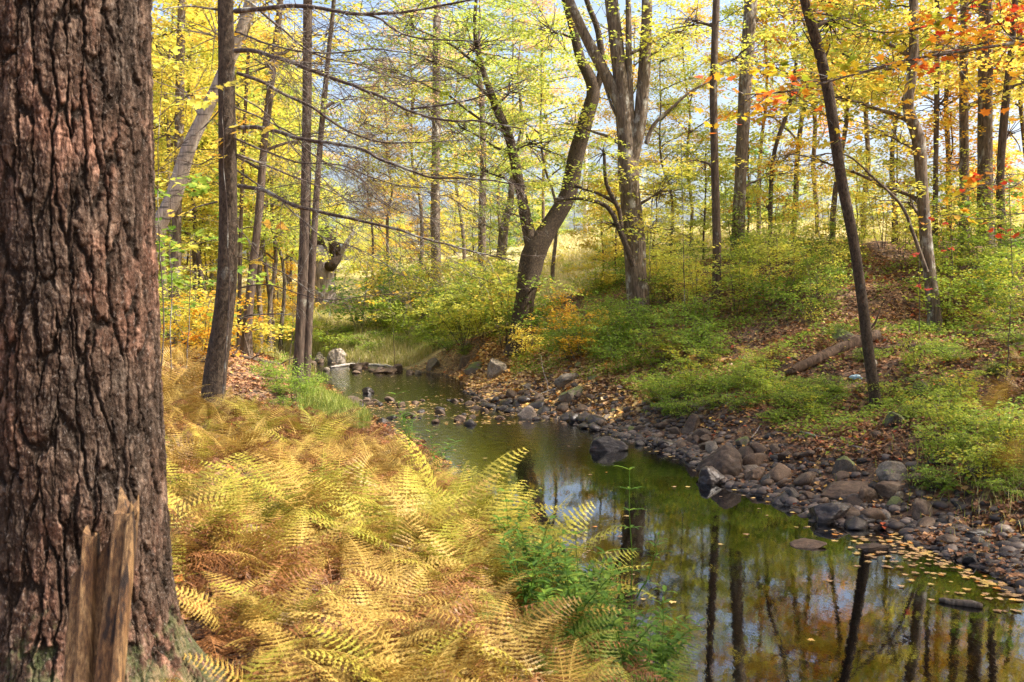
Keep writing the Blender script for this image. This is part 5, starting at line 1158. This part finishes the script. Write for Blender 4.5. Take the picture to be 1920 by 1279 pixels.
def herb(px, Y, k, s, label=None, grp=None):
    x = (px - 960) / F * Y; r = empty('tall_herb', (x, Y, float(sampz(x, Y)))); r.scale = (s, s, s); r.rotation_euler = (rng.normal(0, .08), rng.normal(0, .08), rng.uniform(0, 6.28))
    obj('stem', HMS[k][0], r); obj('leaves', HMS[k][1], r); tag(r, label or 'slender green herb with narrow leaves standing at the pool edge', 'herb', grp or ('herbs along the pool edge' if not label else None))
herb(1195, 6.0, 1, 1.15, 'tallest feathery herb spire against the dark reflection in the pool')
herb(775, 9.8, 0, .95, 'broad-leaved green stem poking above the ferns by the riffle'); herb(815, 10.0, 2, .85, 'smaller green stem beside the one above the ferns near the riffle')
for px, Y, k in ((1100, 5.6, 0), (1120, 5.3, 2), (1225, 5.6, 0), (1245, 5.9, 2), (1150, 5.1, 3), (1180, 5.4, 2), (1085, 6.2, 3), (1240, 5.2, 1), (1010, 5.8, 3), (985, 6.2, 3), (1040, 6.4, 2), (1060, 5.2, 3), (1210, 4.9, 3), (1130, 6.4, 0), (1000, 5.0, 2), (1165, 4.7, 2), (1110, 4.9, 3), (1070, 5.7, 3), (1140, 5.7, 3), (1195, 5.6, 0), (1020, 6.3, 3), (975, 5.6, 3), (1055, 5.0, 3), (1090, 4.7, 3), (1235, 5.5, 3), (960, 6.6, 3), (1030, 5.4, 2), (1120, 6.0, 3)): herb(px, Y, k, rng.uniform(.6, .85))

# ---------------------------------------------------------------- logs and fallen branches
def log(name, pts, r0, r1, mat, label, cat, sides=12, twigs=0, cap=True, lift=0.5):
    P = []
    for px, py in pts:
        g = ground_at(px, py, lo=5); P.append(g + [0, 0, r0 * lift])
    P = catmull(np.array(P), .12); P = P + (fbm(P * 2.5, 2, 5) * .02)[:, None]; g = Geo(); g.tube(P, np.linspace(r0, r1, len(P)) * (1 + (.22 if sides > 14 else .10) * fbm(P * 4, 3, 9)) * np.where(np.arange(len(P)) < 2, .6, 1), sides, cap=cap)
    rg = np.random.default_rng(int(pts[0][0]))
    for _ in range(twigs): i = rg.integers(2, len(P) - 1); limb(g, P[i], P[i] + rg.normal(0, .3, 3) + [0, 0, .2], min(r1 * .5, .03), .003, rg, sides=4)
    tag(obj(name, g.mesh(name, mat, True)), label, cat)
log('fallen_log', [(1474, 708), (1530, 682), (1580, 658), (1645, 634)], .085, .12, B_LOG, 'thick rotting log lying on the right bank behind the leaning trunk', 'log', 16, 7, lift=.75)
log('fallen_branch', [(1640, 658), (1700, 655), (1760, 660)], .05, .03, B_LOG, 'bare branch lying level to the right of the rotting log', 'branch')
log('fallen_branch', [(1500, 812), (1560, 824), (1600, 838), (1630, 848)], .018, .010, B_DEAD, 'thin pale stick slanting across the weeds above the cobbles', 'stick', 6)
log('fallen_branch', [(1400, 832), (1415, 815), (1425, 800)], .012, .006, B_DEAD, 'short pale twig standing out of the shore cobbles', 'stick', 6)
log('fallen_branch', [(1000, 745), (1050, 728), (1110, 710)], .03, .012, B_DEAD, 'long bleached stick on the far leafy shore', 'stick', 6, 3)
log('fallen_branch', [(1790, 720), (1850, 700), (1900, 690)], .03, .015, B_DARK, 'dark bare branch on the slope at the right', 'branch', 6, 4)
log('fallen_branch', [(1810, 985), (1860, 1000), (1919, 1010)], .02, .012, B_DARK, 'dark stick in the leaves at the near right shore', 'stick', 6)
log('fallen_log', [(440, 668), (480, 678), (530, 688)], .06, .05, B_BRN, 'old branchy log between the hemlock and the twin-stemmed tree', 'log', 8, 7)
log('fallen_branch', [(330, 660), (380, 655), (440, 672)], .07, .05, B_DARK, 'dark tangled branch on the ground left of the hemlock', 'branch', 8, 8)
log('fallen_branch', [(620, 690), (680, 684), (740, 690)], .06, .03, B_DEAD, 'bleached driftwood lying across the upstream shallows', 'driftwood', 8, 4)
# half-sunk log in the pool
A = at(1760, 1128, 1); t = -CAMZ / (A[2] - CAMZ); A = np.array([A[0] * t, t, 0.012]); B = at(1842, 1140, 1); t = -CAMZ / (B[2] - CAMZ); B = np.array([B[0] * t, t, 0.012])
g = Geo(); g.tube(np.array([A + (B - A) * s for s in np.linspace(0, 1, 12)]) + fbm(np.stack([np.linspace(0, 3, 12)] * 3, 1), 2, 3)[:, None] * .008, np.array([.012, .022, .026, .03, .032, .032, .03, .032, .034, .032, .028, .016]), 10, cap=True)
tag(obj('floating_log', g.mesh('floating_log', B_GREY, True)), 'short grey log floating in the pool with a yellow leaf on it', 'log')
# scrap of litter
g = ground_at(1605, 712, lo=6); rg = np.random.default_rng(4); V, T = icos(3); V = V * [.10, .06, .05]; V = V * (1 + .25 * fbm(V * 40, 2, 3))[:, None]
m, N, L = newmat('pale_blue_plastic'); p = N.new('ShaderNodeBsdfPrincipled'); n1 = noise(N, L, mapping(N, L, (1, 1, 1)), 30); r = ramp(N, [(.4, (.25, .50, .62)), (.6, (.62, .78, .84))]); L.new(n1.outputs[0], r.inputs[0]); L.new(r.outputs[0], p.inputs['Base Color']); p.inputs['Roughness'].default_value = .35
o = N.new('ShaderNodeOutputMaterial'); L.new(p.outputs[0], o.inputs[0])
tag(obj('plastic_scrap', mesh_np('plastic_scrap', V, None, T, m, smooth=True), None, g + [0, 0, .04]), 'crumpled pale blue plastic scrap on the leaves beside the leaning trunk', 'litter')

# ---------------------------------------------------------------- small saplings with coloured leaves
def sapling(px, py, top_py, Y, leafmat, label, tone=.5, n=14, size=.08, seed=0, spread=.35, tmpl='maple', per=8):
    rng = np.random.default_rng(seed); b = at(px, py, Y); b[2] = tz(b[0], b[1]) - .05; tp = at(px + rng.uniform(-15, 15), top_py, Y); root = empty('sapling', b); g = Geo()
    P = limb(g, b, tp, .012, .004, rng, sides=5, n=14, wob=.06); S = []
    for k in range(n):
        i = rng.integers(6, 14); e = P[i] + rng.normal(0, 1, 3) * [spread, spread, spread * .3]; limb(g, P[i], e, .004, .002, rng, sides=3, n=5, sag=.05); S.append(e)
    V, Q, T, tn = foliage(np.array(S), np.full(n, spread * .45), per, size, rng, tmpl, tilt=.4, tonebase=tone, tonevar=.25)
    obj('stem', g.mesh('stem', B_TWIG, True), root, loc=-b); obj('leaves', mesh_np('leaves', V, Q, T, leafmat, tn), root, loc=-b); tag(root, label, 'sapling')
sapling(1722, 640, 465, 18, RED, 'sapling tipped with pinkish-red leaves in front of the crooked birch', n=3, seed=1, spread=.16, size=.07, per=7)
sapling(1790, 520, 400, 20, RED, 'taller sapling with a single tuft of crimson leaves on the right ridge', n=3, seed=2, spread=.14, size=.08, per=7)
sapling(1290, 600, 250, 23, YEL, 'yellow-leaved sapling between the multi-stemmed tree and slim dark trunk', n=26, seed=3, spread=.7, tone=.4)
sapling(1215, 560, 300, 25, YEL, 'thin golden sapling right beside the multi-stemmed tree', n=22, seed=4, spread=.7, tone=.5)
sapling(350, 720, 440, 17, GRN, 'green broad-leaved sapling between the pine and the hemlock', n=22, seed=5, spread=.55, tone=.75, size=.13)
sapling(315, 720, 300, 15, GRN, 'tall green sapling hugging the right edge of the pine trunk', n=26, seed=6, spread=.5, tone=.8, size=.12)
sapling(300, 720, 130, 14, YGR, 'yellow-green young maple close beside the pine trunk', n=26, seed=7, spread=.6, tone=.6, size=.11)
sapling(425, 700, 170, 11.2, YEL, 'thin maple shoot with large golden leaves crossing the hemlock trunk', n=7, seed=8, spread=.3, tone=.7, size=.14, per=3)
sapling(1885, 640, 560, 14, GRN, 'green-leaved shoot spreading flat at the right edge of the slope', n=14, seed=9, spread=.5, tone=.7)
sapling(540, 700, 560, 23, YEL, 'small forked sapling by the twin-stemmed tree', n=5, seed=10, spread=.4)
sapling(740, 620, 505, 34, ORG, 'low golden spray of leaves reaching over the bend', n=14, seed=11, spread=.9, tone=.1, size=.13)
sapling(1900, 540, 340, 20, GRN, 'dark green leafy sapling before the trunks at the right frame edge', n=26, seed=12, spread=.6, tone=.6, size=.1)
sapling(680, 590, 430, 40, YEL, 'yellow sapling in front of the gnarled old tree', n=22, seed=13, spread=1.2, tone=.5, size=.13)

# ---------------------------------------------------------------- pole, wires and posts beyond the meadow
m, N, L = newmat('weathered_pole_wood'); p = N.new('ShaderNodeBsdfPrincipled'); n1 = noise(N, L, mapping(N, L, (1, 1, .05)), 20); r = ramp(N, [(.3, (.42, .40, .36)), (.7, (.66, .64, .60))]); L.new(n1.outputs[0], r.inputs[0]); L.new(r.outputs[0], p.inputs['Base Color'])
o = N.new('ShaderNodeOutputMaterial'); L.new(p.outputs[0], o.inputs[0]); M_POLE = m
m, N, L = newmat('wire_metal'); p = N.new('ShaderNodeBsdfPrincipled'); p.inputs['Base Color'].default_value = (.35, .36, .37, 1); p.inputs['Roughness'].default_value = .5; o = N.new('ShaderNodeOutputMaterial'); L.new(p.outputs[0], o.inputs[0]); M_WIRE = m
def pole(px, Y, h, label):
    x = (px - 960) / F * Y; z = tz(x, Y); r = empty('utility_pole', (x, Y, z)); g = Geo(); g.tube([[0, 0, -.3], [0, 0, h * .5], [0, 0, h]], [.14, .12, .10], 12, cap=True); obj('post', g.mesh('post', M_POLE, True), r)
    g = Geo(); g.tube([[-.9, 0, h - .5], [0, 0, h - .5], [.9, 0, h - .5]], [.06] * 3, 4, cap=True); obj('crossarm', g.mesh('crossarm', M_POLE), r); tag(r, label, 'utility pole', None); return np.array([x, Y, z + h - .45])
p0 = pole(1097, 58, 7.0, 'pale utility pole at the meadow seen right of the forked tree'); p1 = pole(2080, 60, 8.0, 'utility pole beyond the meadow past the right ridge trees')
for k, dx in enumerate((-.8, 0, .8)):
    t = np.linspace(0, 1, 30)[:, None]; P = (p0 + [dx, 0, 0]) * (1 - t) + (p1 + [dx, 0, 0]) * t + np.array([0, 0, -1.2]) * (4 * t * (1 - t)); g = Geo(); g.tube(P, np.full(30, .018), 4)
    tag(obj('power_line', g.mesh('power_line', M_WIRE)), 'thin sagging wire strung from the pale utility pole across the meadow', 'wire', 'wires between the utility poles')
for k, (px, lab) in enumerate(((1553, 'white marker post on the meadow, seen just left of the leaning trunk'), (1490, 'shorter white marker post on the meadow, nearer the grey ridge trunk'))):
    Y = 57; x = (px - 960) / F * Y; z = tz(x, Y); g = Geo(); g.tube([[x, Y, z - .1], [x, Y, z + (1.5 if k == 0 else 1.1)]], [.11 if k == 0 else .08] * 2, 10, cap=True); g.tube([[x, Y, z + (1.5 if k == 0 else 1.1)], [x, Y, z + (1.58 if k == 0 else 1.18)]], [.14, .05], 10, cap=True)
    tag(obj('marker_post', g.mesh('marker_post', M_POLE, True)), lab, 'post')

# ---------------------------------------------------------------- labels that tell the repeats apart by what they stand beside
MARKS = [(130, 900, 'the massive pine'), (410, 700, 'the dark hemlock'), (566, 640, 'the twin-stemmed tree'), (462, 560, 'the reddish slender trunk'), (300, 480, 'the leaning pale birch'), (610, 540, 'the gnarled old tree'),
         (818, 480, 'the pale trunk past the bend'), (985, 560, 'the forked tree'), (1190, 500, 'the multi-stemmed tree'), (1343, 480, 'the slim dark trunk'), (1388, 400, 'the tall ridge trunk'), (1625, 640, 'the leaning dark trunk'),
         (1745, 540, 'the crooked birch'), (1848, 420, 'the widest ridge trunk'), (935, 690, 'the big pale boulder'), (1143, 835, 'the midstream rock'), (1365, 870, 'the largest shore boulder'), (1600, 915, 'the flat brown slab'),
         (1562, 965, 'the broad wet boulder'), (1682, 890, 'the grey-green boulder'), (1550, 680, 'the rotting log'), (1076, 740, 'the rounded mossy boulder'), (1300, 797, 'the squat brown boulder'), (195, 1120, 'the splintered stump'),
         (1195, 1000, 'the tallest herb spire'), (775, 800, 'the broad-leaved stem'), (628, 668, 'the pale upstream boulder'), (1800, 1130, 'the floating log'), (1097, 430, 'the utility pole')]
ORD = ['nearest', 'second', 'third', 'fourth', 'fifth', 'sixth', 'seventh', 'eighth', 'ninth', 'tenth']
bpy.context.view_layer.update()
buckets = {}
for o in C.objects:
    if o.parent or o.get('kind') or 'group' not in o or o.get('category') in ('utility pole', 'wire'): continue
    x, y, z = o.location
    if y < 1: continue
    h = {'tree': 3.0, 'shrub': .5, 'fern': .35, 'herb': .4}.get(o['category'], 0)
    px = 960 + x / y * F; py = 560 + (CAMZ - z - h) / y * F
    if not (0 < px < 1920 and 0 < py < 1290): continue
    d, mx, my, nm = min((math.hypot(px - a, (py - b) * 1.4), a, b, n_) for a, b, n_ in MARKS)
    dx, dy = px - mx, py - my
    rel = ('right of' if dx > 0 else 'left of') if abs(dx) > abs(dy) * .8 else ('in front of' if dy > 0 else 'behind')
    base = o['label'].split(' in the ')[0].split(' on the ')[0].split(' beyond ')[0].split(' across ')[0].split(' close behind ')[0].split(' beside ')[0].split(' at the ')[0].split(' behind ')[0].split(' along ')[0].split(' standing ')[0].split(' just ')[0].split(' partway ')[0].split(' low ')[0].split(' left of')[0]
    if o['category'] == 'herb': base = 'slender green herb'
    base = base.replace('mid-distance ', '').replace(' fern clump', ' fern').replace('leafy shrub', 'shrub').replace('slender tree', 'tree')
    nm = {'the reddish slender trunk': 'the reddish trunk'}.get(nm, nm)
    buckets.setdefault((base, nm, rel), []).append((d, o.name, o))
for (base, nm, rel), L_ in buckets.items():
    L_.sort(key=lambda t: t[:2])
    for k, (d, _, o) in enumerate(L_):
        if len(L_) == 1: o['label'] = f'{base} {rel} {nm}'
        elif k < 10: o['label'] = f'{base} {rel} {nm}, nearest of them' if k == 0 else f'{base} {rel} {nm}, {ORD[k]} nearest'
        else: o['label'] = f'{base} {rel} {nm}, past the ten nearest'; o['group'] = f'{base}s {rel} {nm}'
for o in C.objects:
    if 'label' in o and len(o['label'].split()) > 16: o['label'] = o['label'].replace('bright ', '').replace(', nearest of them', '')
